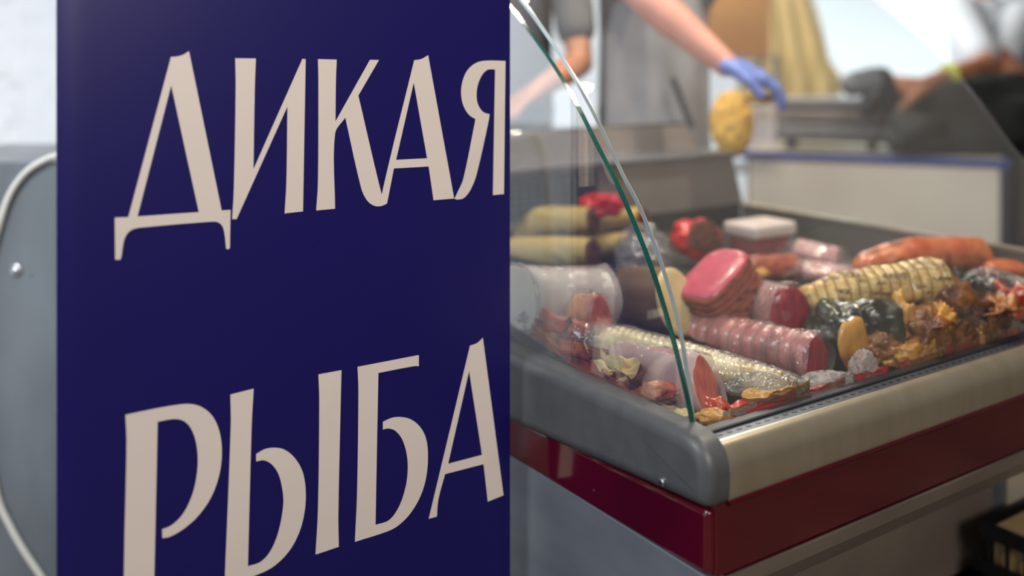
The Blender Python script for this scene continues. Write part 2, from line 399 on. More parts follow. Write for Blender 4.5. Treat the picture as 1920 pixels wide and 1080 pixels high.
# flat side pane
m_ = len(grn); back = [(1.10, grn[-1][1]), (1.10, .735)]
prof = grn + back
V = [W(UG - .008, *a) for a in prof] + [W(UG, *a) for a in prof]; k = len(prof)
tess = tessellate_polygon([[Vector((a[0], a[1], 0)) for a in prof]])
Fc = [tuple(t) for t in tess] + [tuple(i + k for i in t) for t in tess]
sp = obj('side_glass', V, Fc, msglass, case)
g2 = offs(grn, -.0008)
V = [W(UG - .0088, *a) for a in g2] + [W(UG + .0008, *a) for a in g2] + [W(UG - .0088, a[0] + .0012, a[1] + 0) for a in grn]; n = len(grn)
Fc = []
for i in range(n - 1): Fc += [(i, i + 1, n + i + 1, n + i), (i, 2 * n + i, 2 * n + i + 1, i + 1)]
obj('polished_edge', V, Fc, mgedge, sp)

# ------------------------------------------------------------------ banner
mblue = mat('banner_blue', (22, 18, 90), (21, 17, 86), scale=1.5, rough=.36, spec=.35)
mlet = mat('banner_letters', (220, 209, 202), (216, 205, 198), scale=2, rough=.5, spec=.3)
mback = mat('banner_back', (206, 206, 206), rough=.5)
malu = mat('aluminium', (180, 182, 186), rough=.3, metal=.9)
BV = .486; BN = -EV
q = P0 + EU * 0 + EV * BV
def bx(px):      # u of the banner plane at an image column
    k = (px - 960) / F
    return (k * q.y - q.x) / (EU.x - k * EU.y)
def bpt(px, py, off=.0006):
    u = bx(px); p = q + EU * u; return Vector((p.x, p.y, CAMZ - (py - HZ) / F * p.y)) + BN * off
UL, URr = bx(106.5), bx(958.5)
ban = thing('roll_up_banner', 'tall dark blue roll-up banner with large beige lettering', 'banner', W((UL + URr) / 2, BV, 0))
# sheet: very slight backward curl at both vertical edges
V = []; Fc = []; nu, nz = 48, 30; zb, zt = .10, 2.06
for side in (0, 1):
    for j in range(nz + 1):
        z = zb + (zt - zb) * j / nz
        for i in range(nu + 1):
            s = i / nu; e = min(s, 1 - s); c = .004 * max(0, 1 - e / .035) ** 2
            V.append(W(UL + (URr - UL) * s, BV + c + (.0012 if side else 0), z))
nn = (nu + 1) * (nz + 1)
for j in range(nz):
    for i in range(nu): a = j * (nu + 1) + i; Fc.append((a, a + 1, a + nu + 2, a + nu + 1))
obj('printed_sheet', V[:nn], Fc, mblue, ban, smooth=True)
bk = [a + Vector((0, 0, 0)) for a in V[nn:]]
obj('sheet_back', bk, Fc, mback, ban, smooth=True)
letters = {
 'letter_de': [(180, 60, [(337,112),(360,111),(390,103),(418,86),(565,803),(605,800),(602,972),(597,977),(585,976),(578,910),(570,878),(555,860),(530,853),(200,880),(165,888),(140,907),(125,940),(112,1018),(106,1025),(86,1024),(84,835),(145,833)], [[(338,240),(186,830),(462,810)]])],
 'letter_i': [(180, 60, [(626,118),(719,119),(714,250),(708,617),(928,121),(943,122),(931,807),(848,816),(856,680),(861,335),(632,842),(612,842),(620,700),(628,250)], [])],
 'letter_ka': [(560, 60, [(86,122),(171,124),(167,220),(165,402),(320,125),(361,126),(268,286),(373,731),(392,775),(365,784),(335,780),(305,755),(280,700),(209,385),(163,458),(163,795),(78,803),(86,680),(88,220)], [])],
 'letter_a': [(560, 60, [(519,127),(552,121),(582,104),(699,749),(606,757),(584,605),(428,614),(397,772),(376,780),(373,731)], [[(517,228),(438,575),(577,568)]]),],
 'letter_ya': [(560, 60, [(930,130),(923,729),(873,734),(883,168),(850,170),(825,193),(805,240),(800,290),(808,330),(830,360),(859,370),(850,420),(800,640),(775,705),(745,745),(715,754),(700,750),(712,725),(740,660),(795,392),(765,372),(740,330),(730,275),(737,220),(760,170),(800,138),(845,129)], [])],
 'letter_er': [(180, 630, [(132,354),(270,325),(380,307),(430,306),(480,322),(525,362),(555,430),(566,520),(555,620),(520,720),(460,808),(390,870),(330,903),(298,909),(297,869),(340,850),(390,800),(430,720),(452,630),(457,540),(445,460),(420,405),(390,380),(350,373),(277,385),(266,900),(258,1245),(122,1282),(128,900),(137,480)], [])],
 'letter_yeru': [(180, 630, [(604,263),(709,236),(700,400),(683,1035),(740,1015),(785,965),(820,880),(842,760),(838,690),(820,620),(790,577),(755,559),(720,564),(720,530),(760,508),(805,502),(850,512),(895,550),(930,613),(943,700),(938,790),(915,880),(870,965),(800,1035),(720,1075),(578,1114),(606,400)], []),
                 (560, 630, [(88,172),(192,153),(188,320),(178,800),(180,948),(75,983),(86,780),(92,300)], [])],
 'letter_be': [(560, 630, [(264,138),(540,85),(540,136),(520,135),(358,166),(345,849),(405,828),(450,768),(480,680),(490,600),(485,530),(465,465),(435,427),(405,416),(378,420),(378,385),(420,367),(460,364),(505,375),(545,408),(572,460),(581,540),(572,640),(545,725),(500,800),(450,850),(405,876),(252,926),(262,700),(268,250)], [])],
 'letter_a.001': [(560, 630, [(770,43),(802,31),(828,7),(921,716),(850,745),(831,576),(658,621),(628,735),(621,812),(584,822)], [[(766,158),(672,574),(824,534)]])],
}
def round_poly(p):
    n = len(p); q_ = []
    P2 = [Vector(a) for a in p]; T = []
    for i in range(n):
        d1 = P2[i] - P2[i - 1]; d2 = P2[(i + 1) % n] - P2[i]
        ang = d1.angle(d2)
        T.append((d1 + d2).normalized() if ang < R(42) else None)
    for i in range(n):
        a, b = P2[i], P2[(i + 1) % n]; L_ = (b - a).length; e = (b - a) / L_
        ta = (T[i] or e) * L_; tb = (T[(i + 1) % n] or e) * L_
        ns = 8 if (T[i] or T[(i + 1) % n]) else 1
        for k in range(ns):
            t = k / ns; h1 = 2 * t ** 3 - 3 * t * t + 1; h2 = t ** 3 - 2 * t * t + t; h3 = -2 * t ** 3 + 3 * t * t; h4 = t ** 3 - t * t
            q_.append(a * h1 + ta * h2 + b * h3 + tb * h4)
    return q_
for i, (nm, parts) in enumerate(letters.items()):
    V = []; Fc = []
    for ox, oy, outer, holes in parts:
        loops = [round_poly(outer)] + [[Vector(h) for h in hh] for hh in holes]
        pl = [[Vector((a.x, a.y, 0)) for a in lp] for lp in loops]
        flat = [a for lp in loops for a in lp]; b0 = len(V)
        V += [bpt(ox + a.x / 2.4, oy + a.y / 2.4, .0006 + i * .00002) for a in flat]
        Fc += [tuple(b0 + j for j in t) for t in tessellate_polygon(pl)]
    obj(nm.split('.')[0], V, Fc, mlet, ban)
uc = (UL + URr) / 2; bw = URr - UL
MB().tube([W(UL, BV + .004, 2.065), W(URr, BV + .004, 2.065)], .014, 12).out('top_rail', malu, ban, smooth=True)
MB().prism([W(UL - .012, BV + a, b) for a, b in ((-.055, .0), (-.055, .045), (-.02, .10), (.02, .10), (.055, .045), (.055, .0))],
           [W(URr + .012, BV + a, b) for a, b in ((-.055, .0), (-.055, .045), (-.02, .10), (.02, .10), (.055, .045), (.055, .0))]).out('base_cassette', malu, ban, bevel=.003)
MB().tube([W(uc, BV + .03, .06), W(uc, BV + .022, 2.06)], .008, 12).out('support_pole', malu, ban, smooth=True)

# ------------------------------------------------------------------ grey board with cable at the left
mboard = mat('grey_board', (132, 139, 146), (112, 118, 124), scale=3.2, stretch=(1.6, 1, .6), rough=.42, bump=.25, bscale=4, metal=.15)
BY = 2.42
bd = thing('grey_equipment_panel', 'grey metal panel left of the blue banner with a round-headed bolt', 'panel', (-1.15, BY + .2, 0))
zt_ = CAMZ - (303 - HZ) / F * BY
box('panel_face', (-1.18, BY + .02, zt_ / 2), (.86, .03, zt_), mboard, bd, bevel=.006)
box('panel_body', (-1.18, BY + .33, zt_ / 2 - .004), (.84, .58, zt_ - .01), mboard, bd, bevel=.006)
b_ = P(30, 507, BY + .005)
bo = MB().tube([b_, b_ + Vector((0, -.004, 0)), b_ + Vector((0, -.006, 0))], [.016, .016, .013], 24).out('washer', malu, bd)
MB().ball(b_ + Vector((0.001, -.007, 0)), .009, 16, 8, (1, .6, 1)).out('bolt_head', mchrome, bo, smooth=True)
b2 = P(59, 517, BY + .004); MB().ball(b2, .0022, 8, 6).out('small_hole_plug', mblack, bd)
cab = smooth_poly([(150, 291), (118, 291), (88, 298), (50, 322), (22, 358), (4, 402), (-14, 470), (-28, 570), (-33, 690), (-26, 810), (-5, 930), (18, 985), (45, 1033), (78, 1082), (112, 1130), (150, 1165)], 6)
cb = MB().tube([P(x, y, BY - .006) for x, y in cab], .0082, 14).out('cable', mat('white_cable', (226, 224, 216), rough=.35), smooth=True, loc=P(20, 985, BY))
tag(cb, 'thick white cable hanging in a loop on the grey panel', 'cable')

# ------------------------------------------------------------------ food
def fm(n, *a, **k):
    return mat(n, *a, **k)
gold = fm('smoked_gold_skin', (190, 150, 88), (92, 56, 30), scale=22, stretch=(1, 1, 3), rough=.32, bump=.3, coat=.25, c3=(204, 178, 122))
fishpale = fm('smoked_belly_skin', (196, 172, 112), (92, 74, 46), scale=9, stretch=(1, 1, 2), rough=.3, bump=.2, coat=.3, c3=(190, 164, 96))
darkcut = fm('dark_dried_cut', (70, 30, 22), (34, 14, 12), scale=40, rough=.6, bump=.8, c3=(96, 48, 28))
browncut = fm('brown_smoked_cut', (122, 72, 34), (52, 28, 18), scale=26, rough=.5, bump=.8, c3=(176, 124, 58))
salm = fm('salmon_cut', (182, 96, 84), (152, 70, 64), scale=26, stretch=(3, 3, .6), rough=.3, bump=.15, coat=.3)
salmskin = fm('orange_salmon_edge', (216, 150, 98), (182, 96, 62), scale=12, rough=.35, bump=.2, coat=.3)
pink = fm('pink_tuna_cut', (196, 84, 108), (172, 64, 88), scale=18, rough=.35, bump=.15, coat=.2)
wine = fm('wine_red_cut', (142, 26, 48), (108, 14, 34), scale=30, stretch=(3, 3, .7), rough=.28, bump=.15, coat=.4)
brownside = fm('brown_string_side', (126, 48, 40), (72, 26, 24), scale=16, stretch=(1, 1, 4), rough=.4, bump=.5, coat=.2, c3=(154, 78, 60))
redmeat = fm('dried_red_fillet', (136, 34, 22), (62, 12, 12), scale=14, rough=.25, bump=.5, coat=.5, c3=(176, 62, 38))
cream = fm('cream_fish_flesh', (222, 202, 150), (200, 172, 118), scale=12, rough=.4, bump=.3)
creamskin = fm('cream_cut_face', (204, 182, 142), (182, 158, 118), scale=16, rough=.4, bump=.2)
tan = fm('tan_skin', (120, 92, 66), (70, 52, 42), scale=10, rough=.4, bump=.3)
white_paper = fm('white_wrap_paper', (226, 220, 216), (206, 196, 196), scale=6, rough=.5, bump=.2)
orange = fm('orange_smoked_skin', (164, 74, 42), (98, 40, 28), scale=14, rough=.35, bump=.4, coat=.25, c3=(190, 104, 64))
blackskin = fm('black_green_skin', (20, 20, 18), (60, 84, 58), scale=13, rough=.3, bump=.6, coat=.35, lo=.42, hi=.72, c3=(44, 40, 28))
goldflesh = fm('golden_flesh', (206, 154, 74), (150, 90, 36), scale=12, rough=.35, bump=.4, coat=.3)
brownchunk = fm('brown_smoked_skin', (96, 50, 28), (38, 20, 16), scale=18, rough=.4, bump=.7, coat=.25, c3=(140, 88, 42))
redbag = fm('bright_red_wrap', (214, 34, 30), (150, 14, 30), scale=12, rough=.3, bump=.4, coat=.3)
paleyel = fm('pale_yellow_ribs', (206, 190, 146), (160, 136, 92), scale=10, rough=.22, bump=.2, coat=.6, c3=(216, 204, 170))
redrib = fm('red_ribbed_loin', (158, 58, 66), (112, 28, 38), scale=14, rough=.28, bump=.2, coat=.4, c3=(190, 108, 108))
pinkpack = fm('pale_pink_pack', (196, 150, 150), (170, 104, 112), scale=10, rough=.35, bump=.3, coat=.4)
roe = fm('red_roe', (188, 26, 22), (128, 10, 14), scale=90, rough=.15, bump=1.0, coat=.6)
lidw = fm('white_lid_plastic', (196, 184, 184), rough=.3)
silverf = fm('silver_fish_skin', (150, 146, 152), (112, 104, 108), scale=9, rough=.25, bump=.3, metal=.2, coat=.4)
wrapm = glass_mat('shrink_film', tint=(1, 1, 1), f0=.06, rough=.05, haze=.12, bump=.55, bscale=45, hazecol=(.72, .68, .70))
milky = glass_mat('milky_film', tint=(1, 1, 1), f0=.06, rough=.06, haze=.42, bump=.5, bscale=30, hazecol=(.66, .58, .60))
clearw = glass_mat('clear_crumpled_film', tint=(1, 1, 1), f0=.08, rough=.04, haze=.06, bump=1.0, bscale=34, hazecol=(.8, .8, .84))

def tubeform(A, B, rw, rh, nr=30, seg=30, taperA=1, taperB=1, rib=0, ribs=0, bumpy=.06, sag=0, sq=2.0, seed=0, roundA=True, roundB=False, skew=0, updir=None, twist=0):
    A, B = Vector(A), Vector(B); d = (B - A); L_ = d.length; d.normalize()
    up = Vector(updir) if updir else Vector((0, 0, 1))
    if abs(d.dot(up)) > .95: up = EU.copy()
    s = d.cross(up).normalized(); u_ = s.cross(d).normalized()
    V = []; Fc = []; off = Vector((seed * 7.3, seed * 3.1, 0))
    for i in range(nr + 1):
        t = i / nr
        k = taperA + (1 - taperA) * min(1, t / .45) if t < .45 else 1 + (taperB - 1) * ((t - .45) / .55)
        if roundA and t < .12: k *= math.sqrt(max(0.0, 1 - ((.12 - t) / .12) ** 2)) * .92 + .08
        if roundB and t > .88: k *= math.sqrt(max(0.0, 1 - ((t - .88) / .12) ** 2)) * .92 + .08
        if ribs: k *= 1 - rib * (.5 + .5 * math.cos(2 * math.pi * t * ribs)) ** 2
        c0 = A + d * (t * L_) + Vector((0, 0, sag * math.sin(math.pi * t)))
        for j in range(seg):
            a = 2 * math.pi * j / seg + twist; ca, sa = math.cos(a), math.sin(a)
            e = (abs(ca) ** sq + abs(sa) ** sq) ** (-1 / sq)
            nz = 1 + bumpy * (noise.noise(Vector((ca * 1.3, sa * 1.3, t * L_ * 14)) + off) + .5 * noise.noise(Vector((ca * 3, sa * 3, t * L_ * 40)) + off))
            p = c0 + s * (ca * e * rw * k * nz) + u_ * (sa * e * rh * k * nz)
            if skew and t > .8: p += d * (skew * sa * rh * (t - .8) / .2)
            V.append(p)
    for i in range(nr):
        for j in range(seg):
            j2 = (j + 1) % seg; Fc.append((i * seg + j, i * seg + j2, (i + 1) * seg + j2, (i + 1) * seg + j))
    ringA = V[:seg]; ringB = V[-seg:]
    return V, Fc, ringA, ringB, d
def facecap(ring, d, m, name, parent, dome=.006):
    c = sum(ring, Vector()) / len(ring); V = list(ring); Fc = []; n = len(ring)
    for f_, h in ((1.0, .001), (.82, .8), (.5, 1.0), (.2, 1.05)):
        V += [c + (p - c) * f_ + d * dome * h for p in ring]
    for r in range(4):
        for j in range(n): j2 = (j + 1) % n; Fc.append((r * n + j, r * n + j2, (r + 1) * n + j2, (r + 1) * n + j))
    V.append(c + d * dome * 1.05); z = len(V) - 1
    for j in range(n): Fc.append((4 * n + j, 4 * n + (j + 1) % n, z))
    return obj(name, V, Fc, m, parent, smooth=True)
SEED = [0]
stringm = mat('net_string', (152, 96, 86), rough=.6)
def AB(px, py, h, yaw, pitch, L_):
    B = node(px, py, h); d = Vector((math.cos(R(yaw)) * math.cos(R(pitch)), math.sin(R(yaw)) * math.cos(R(pitch)), math.sin(R(pitch))))
    return (B - d * L_, B)
def log(name, label, cat, A, B, r, m, cutm=None, group=None, wrap=None, cutA=False, string=False, string_mat=None, tail=True, **k):
    SEED[0] += 1; k.setdefault('seed', SEED[0])
    rw, rh = r if isinstance(r, tuple) else (r, r)
    t = thing(name, label, cat, (Vector(A) + Vector(B)) / 2 - Vector((0, 0, rh)), group)
    if cutA: k['roundA'] = False
    V, Fc, ra, rb, d = tubeform(A, B, rw, rh, **k)
    if not cutm and not k.get('roundB'): Fc.append(tuple(range(len(V) - len(rb), len(V))))
    if not cutA: Fc.append(tuple(range(len(ra)))[::-1])
    obj('body', V, Fc, m, t, smooth=True)
    if string:
        sm = MB(); d0 = (Vector(B) - Vector(A)); sgn = k['seg'] if 'seg' in k else 30
        VV = V
        nst = string; nrr = k.get('nr', 30)
        for q_ in range(1, nst):
            i0 = int(round(q_ * nrr / nst)); ring = [p + (p - sum(VV[i0 * sgn:(i0 + 1) * sgn], Vector()) / sgn) * .03 for p in VV[i0 * sgn:(i0 + 1) * sgn]]
            sm.tube(ring + [ring[0], ring[1]], .0017, 6, cap=False)
        so_ = sm.out('string', string_mat or stringm, t, smooth=True)
    if cutm: facecap(rb, d, cutm, 'cut_face', t)
    if cutA: facecap(ra, -d, cutm, 'cut_face', t)
    if wrap:
        kk = dict(k); kk.update(bumpy=.16, rib=k.get('rib', 0) * .4, seed=k['seed'] + .37, roundA=False)
        A2 = Vector(A) - d * .012; B2 = Vector(B) + d * .014
        V, Fc, ra, rb, d = tubeform(A2, B2, rw * 1.07, rh * 1.07, **kk)
        n0 = len(ra); up = Vector((0, 0, 1)); s = d.cross(up).normalized()
        for ring, sgn, base in ((ra, -1, 0), (rb, 1, len(V) - n0)):
            if not tail: continue
            c = sum(ring, Vector()) / n0; b0 = base
            for step in (1, 2, 3):
                nb = len(V)
                for p in ring:
                    q_ = p - c; x = q_.dot(s); zc = q_.dot(up)
                    V.append(c + d * sgn * (.012 * step) + s * x * (1 + .12 * step) + up * (zc * (1 - step / 3) * .6 - .006 * step * rh / .04 + .006 * noise.noise(p * 60 + Vector((step, 0, 0)))))
                for j in range(n0): j2 = (j + 1) % n0; Fc.append((b0 + j, b0 + j2, nb + j2, nb + j))
                b0 = nb
        obj('plastic_wrap', V, Fc, wrap, t, smooth=True)
    return t
def slab(name, label, cat, c, L_, w_, th, yaw, m, m2=None, pitch=0, roll=0, curl=.1, group=None, seed=None):
    SEED[0] += 1; sd = seed or SEED[0]
    M = Matrix.Rotation(R(yaw), 3, 'Z') @ Matrix.Rotation(R(pitch), 3, 'Y') @ Matrix.Rotation(R(roll), 3, 'X')
    c = Vector(c); nx, ny = 26, 12; top = []; bot = []
    for i in range(nx + 1):
        s = i / nx * 2 - 1; wk = (1 - abs(s) ** 2.4) ** .5 * (1 + .18 * noise.noise(Vector((s * 2, sd, 0)))) + .02
        for j in range(ny + 1):
            q_ = j / ny * 2 - 1; e = max(0, (1 - q_ * q_)) ** .5 * max(.05, 1 - abs(s) ** 4)
            z = curl * L_ * (s * s) + .010 * noise.noise(Vector((s * 2.5, q_ * 2, sd)))
            x = s * L_ / 2; y = q_ * w_ / 2 * wk + .01 * noise.noise(Vector((s * 3, 5, sd)))
            hh = th * (.5 + .5 * e) / 2
            top.append(c + M @ Vector((x, y, z + hh + curl * .5 * w_ * q_ * q_))); bot.append(c + M @ Vector((x, y, z - hh + curl * .5 * w_ * q_ * q_)))
    n = len(top); t = thing(name, label, cat, c - Vector((0, 0, th)), group)
    def g(o_): return [(o_ + i * (ny + 1) + j, o_ + i * (ny + 1) + j + 1, o_ + (i + 1) * (ny + 1) + j + 1, o_ + (i + 1) * (ny + 1) + j) for i in range(nx) for j in range(ny)]
    obj('flesh', top, g(0), m2 or m, t, smooth=True)
    rim = []
    bd_ = [j for j in range(ny + 1)] + [i * (ny + 1) + ny for i in range(1, nx + 1)] + [nx * (ny + 1) + j for j in range(ny - 1, -1, -1)] + [i * (ny + 1) for i in range(nx - 1, 0, -1)]
    for a in range(len(bd_)): b = bd_[(a + 1) % len(bd_)]; rim.append((bd_[a], b, n + b, n + bd_[a]))
    obj('skin', top + bot, g(n) + rim, m, t, smooth=True)
    return t
def chunk(name, label, cat, c, r, m, seed=None, group=None, amp=.35, m2=None, fdir=None, freq=1.6):
    SEED[0] += 1; sd = seed or SEED[0]
    bm = bmesh.new(); bmesh.ops.create_icosphere(bm, subdivisions=4, radius=1); rr = Vector(r)
    fd = Vector(fdir).normalized() if fdir else None
    for v in bm.verts:
        p = v.co.copy(); k = 1 + amp * noise.noise(p * freq + Vector((sd * 5.1, 0, 0))) + amp * .35 * noise.noise(p * 5 + Vector((0, sd * 2.1, 0)))
        p = p * k
        if fd:
            h = p.dot(fd)
            if h > .45: p -= fd * (h - .45) * .88
        v.co = Vector((p.x * rr.x, p.y * rr.y, p.z * rr.z))
    c = Vector(c)
    V = [v.co + c for v in bm.verts]; fs = []; ff = []
    for f in bm.faces:
        cc = f.calc_center_median(); cc = Vector((cc.x / rr.x, cc.y / rr.y, cc.z / rr.z))
        (ff if fd and cc.dot(fd) > .44 else fs).append(tuple(v.index for v in f.verts))
    bm.free()
    t = thing(name, label, cat, c - Vector((0, 0, rr.z)), group)
    obj('body', V, fs, m, t, smooth=True)
    if ff: obj('cut_face', V, ff, m2 or m, t, smooth=True)
    return t
def bag(name, label, c, r, m, seed=None, squash=1, cat='bag', amp=.5, knot=None):
    SEED[0] += 1; sd = seed or SEED[0]
    bm = bmesh.new(); bmesh.ops.create_icosphere(bm, subdivisions=5, radius=1); rr = Vector(r); c = Vector(c)
    for v in bm.verts:
        p = v.co.copy(); q_ = p * 2.2 + Vector((sd * 3.3, 0, 0))
        ridge = (1 - abs(noise.noise(q_)) * 2) * .5 + (1 - abs(noise.noise(q_ * 2.3)) * 2) * .25
        v.co = c + Vector((p.x * rr.x, p.y * rr.y, p.z * rr.z)) * (1 + amp * (ridge - .4))
    V = [v.co.copy() for v in bm.verts]; Fc = [tuple(v.index for v in f.verts) for f in bm.faces]; bm.free()
    o = obj(name, V, Fc, m, smooth=True, loc=c - Vector((0, 0, rr.z)))
    return tag(o, label, cat)
N = node
CLAMP[0] = True
UPN = -EV * .35 + Vector((0, 0, 1))
# --- back left: smoked fish with dark dried ends
g = None
log('smoked_fish', 'upper smoked fish at the back left, pale gold with a dark cut end', 'fish', *AB(1112, 413, .10, -36, 12, .44), (.042, .042), fishpale, darkcut, taperA=.6, taperB=.85, sag=.02)
log('smoked_fish', 'lower smoked fish at the back left, below the one with the red wrap on it', 'fish', *AB(1112, 474, .06, -36, 9, .44), (.040, .038), fishpale, darkcut, taperA=.6, sag=.012)
log('smoked_fish', 'smoked fish behind the curved glass edge, right of the red wrap', 'fish', *AB(1206, 410, .085, -35, 10, .20), (.038, .034), fishpale, darkcut)
log('smoked_fish', 'short smoked fish lying under the one beside the curved glass edge', 'fish', *AB(1186, 458, .05, -40, 8, .18), (.036, .032), fishpale, darkcut)
chunk('red_packet', 'bright red packet on top of the smoked fish at the back left', 'packet', N(1128, 385, .13), (.056, .04, .036), redbag, amp=.5)
slab('tray_strip', 'pale grey strip behind the smoked fish at the far left', 'packet', N(1000, 392, .06), .16, .05, .012, 30, lidw, curl=.02)
# --- left: white roll and salmon piece
log('wrapped_fish_roll', 'large white paper roll with a tan edge at the left of the case', 'fish', N(905, 566, .075), N(1128, 556, .07), (.07, .066), white_paper, creamskin, wrap=milky, bumpy=.03, taperB=.9, sq=2.4, tail=False)
log('salmon_piece', 'salmon piece with an orange edge and red cut face, right end of the white roll', 'fish', *AB(1125, 608, .065, -52, 10, .15), (.034, .060), salmskin, salm, bumpy=.05, sag=.0, wrap=clearw, tail=False)
# --- crumpled bag with cream faced log
bag('plastic_bag', 'crumpled clear bag of silver fish left of the red wedge', N(1203, 500, .055), (.058, .05, .072), silverf)
bag('plastic_bag', 'clear crumpled outer bag over the silver fish', N(1206, 478, .08), (.066, .052, .074), clearw)
log('fish_log', 'thick dark-skinned fish log with a large cream oval cut face', 'fish', *AB(1268, 566, .07, -52, 8, .16), (.058, .074), tan, creamskin, bumpy=.04, skew=-.2)
chunk('red_meat_wedge', 'dark and bright red wedge behind the pink block', 'meat', N(1305, 447, .06), (.068, .05, .052), redbag, amp=.3, m2=darkcut, fdir=(.5, -.75, .2))
# --- tub of roe
tb = thing('roe_tub', 'clear tub of red roe with a whitish lid', 'tub', N(1425, 470, .03))
c = N(1425, 462, .03)
MB().box(c, (.150, .10, .062), MW).out('roe', roe, tb, bevel=.01)
MB().box(c + Vector((0, 0, .052)), (.172, .125, .040), MW).out('lid', lidw, tb, bevel=.012)
MB().box(c - Vector((0, 0, .005)), (.158, .108, .074), MW).out('tub_wall', clearw, tb, bevel=.008)
# --- pink block
B = N(1336, 512, .13); A = B - Vector((-.42, -.30, .85)).normalized() * .15
log('tuna_block', 'thick block with a flat pink top and brown string-marked sides', 'fish', A, B + Vector((0, 0, .0)), (.088, .062), brownside, pink, sq=3.6, string=8, string_mat=mat('dark_string', (112, 56, 42), rough=.6), nr=40, bumpy=.06, ribs=9, rib=.05, updir=(-EV), taperB=1.0, taperA=.9)
chunk('small_garnish', 'small yellow scrap behind the pink block', 'scrap', N(1427, 512, .05), (.022, .016, .012), goldflesh)
log('dark_loin', 'dark red loin under the roe tub', 'fish', N(1390, 505, .03), N(1490, 500, .03), (.04, .034), brownside, wine, bumpy=.1)
log('pink_packet', 'pale pink vacuum pack right of the roe tub', 'fish', N(1488, 468, .03), N(1570, 486, .03), (.045, .032), pinkpack, pinkpack, wrap=clearw)
log('pink_packet', 'flat pink vacuum pack sloping toward the ribbed gold piece', 'fish', N(1500, 505, .03), N(1610, 520, .03), (.05, .026), pinkpack, pinkpack, wrap=clearw)
# --- vacuum pack with red face
log('tuna_log', 'vacuum-packed log with a wine-red oval cut face', 'fish', *AB(1482, 592, .075, -76, 8, .24), (.050, .062), milky if False else pinkpack, wine, wrap=clearw, bumpy=.05, sag=.0, tail=False)
# --- ribbed pale yellow roll
log('ribbed_fish_roll', 'long pale yellow ribbed roll in glossy film across the middle', 'fish', N(1120, 640, .04), N(1510, 742, .035), (.042, .040), paleyel, None, wrap=wrapm, tail=False, ribs=30, rib=.055, nr=150, bumpy=.10, roundB=True, taperB=.8)
log('ribbed_red_loin', 'red loin with string ribs and a wine-red cut end', 'fish', *AB(1528, 672, .058, -54, 4, .34), (.044, .048), redrib, wine, string=11, ribs=11, rib=.10, nr=88, bumpy=.05, wrap=wrapm, tail=False)
# --- front pack with salmon face
log('salmon_log', 'salmon pack in milky film nearest the front corner', 'fish', *AB(1320, 724, .055, -50, 6, .27), (.036, .054), pinkpack, salm, wrap=milky, bumpy=.05, tail=False, skew=-.25)
chunk('red_flesh_piece', 'small deep red piece below the salmon cut face', 'fish', N(1335, 768, .018), (.032, .02, .022), redmeat)
# --- dried fillets front left
log('red_meat_packet', 'red fish chunk in shiny film beneath the white roll', 'fish', N(950, 600, .04), N(1098, 640, .045), (.036, .036), redmeat, redmeat, wrap=clearw, bumpy=.2)
slab('dried_fillet', 'dried red fillet at the far left, on top of the others', 'fish', N(1005, 622, .05), .15, .08, .012, -40, redmeat, pitch=-10, curl=.12)
slab('dried_fillet', 'dried fillet with a cream inside next to the left rim', 'fish', N(1030, 660, .03), .26, .07, .010, -50, redmeat, orange, roll=18, curl=.10)
slab('dried_fillet', 'dark dried fillet lying lowest along the left rim', 'fish', N(1095, 706, .012), .28, .055, .012, -54, redmeat, redmeat, roll=22, curl=.08)
slab('dried_fillet', 'curled dark fillet with pointed end in front of the salmon pack', 'fish', N(1135, 702, .03), .17, .07, .012, -34, redmeat, cream, roll=28, curl=.22)
slab('dried_fillet', 'thin red fillet below the curled dark one', 'fish', N(1175, 744, .02), .20, .05, .012, -30, redmeat, redmeat, roll=10, curl=.1)
slab('cream_fish_scrap', 'small cream scrap inside the curled dark fillet', 'fish', N(1112, 688, .055), .075, .045, .010, -25, cream, cream, roll=25, curl=.16)
slab('cream_fish_scrap', 'cream scrap left of the foot of the curved glass', 'fish', N(1262, 778, .018), .075, .04, .010, -25, cream, cream, roll=10, curl=.12)
slab('dried_fillet', 'dark scrap at the foot of the curved glass', 'fish', N(1330, 792, .012), .11, .045, .012, 20, redmeat, darkcut, curl=.08)
chunk('orange_fish_scrap', 'orange scrap between the glass foot and the red label pack', 'fish', N(1338, 782, .03), (.030, .02, .014), goldflesh)
chunk('red_roe_scrap', 'reddish scrap between the dried fillets and the salmon pack', 'fish', N(1215, 738, .035), (.045, .025, .022), orange)
# --- right of front corner
slab('label_packet', 'red packet with a cream label beside the front rail', 'packet', N(1440, 768, .035), .17, .08, .022, 28, redbag, redbag, curl=.05)
slab('paper_label', 'cream oval label lying on the red packet', 'label', N(1408, 778, .045), .085, .05, .006, 24, lidw, cream, curl=.04)
slab('brown_fillet', 'brown fillet under the end of the yellow ribbed roll', 'fish', N(1470, 745, .045), .16, .05, .02, 10, tan, goldflesh, curl=.03)
bag('plastic_bag', 'clear bag end lying between the yellow roll and the front rail', N(1435, 725, .05), (.07, .035, .022), clearw)
bag('plastic_bag', 'milky bag tail in front of the red ribbed loin', N(1560, 722, .03), (.062, .03, .024), milky)
bag('plastic_bag', 'milky bag tip in front of the golden flesh', N(1622, 694, .045), (.030, .02, .036), milky)
slab('salmon_slice', 'orange-pink slice behind the front rail below the milky bag', 'fish', N(1540, 738, .035), .16, .045, .012, 30, salm, salm, curl=.04)
slab('red_slice', 'red slice at the front rail under the golden flesh', 'fish', N(1640, 708, .035), .11, .04, .016, 34, redbag, redbag, curl=.06)
slab('salmon_slice', 'salmon slice at the front rail below the brown pieces', 'fish', N(1730, 682, .035), .14, .045, .014, 34, orange, salm, curl=.05)
slab('red_slice', 'red slice at the front rail near the right edge', 'fish', N(1815, 654, .04), .12, .045, .016, 34, redbag, redbag, curl=.06)
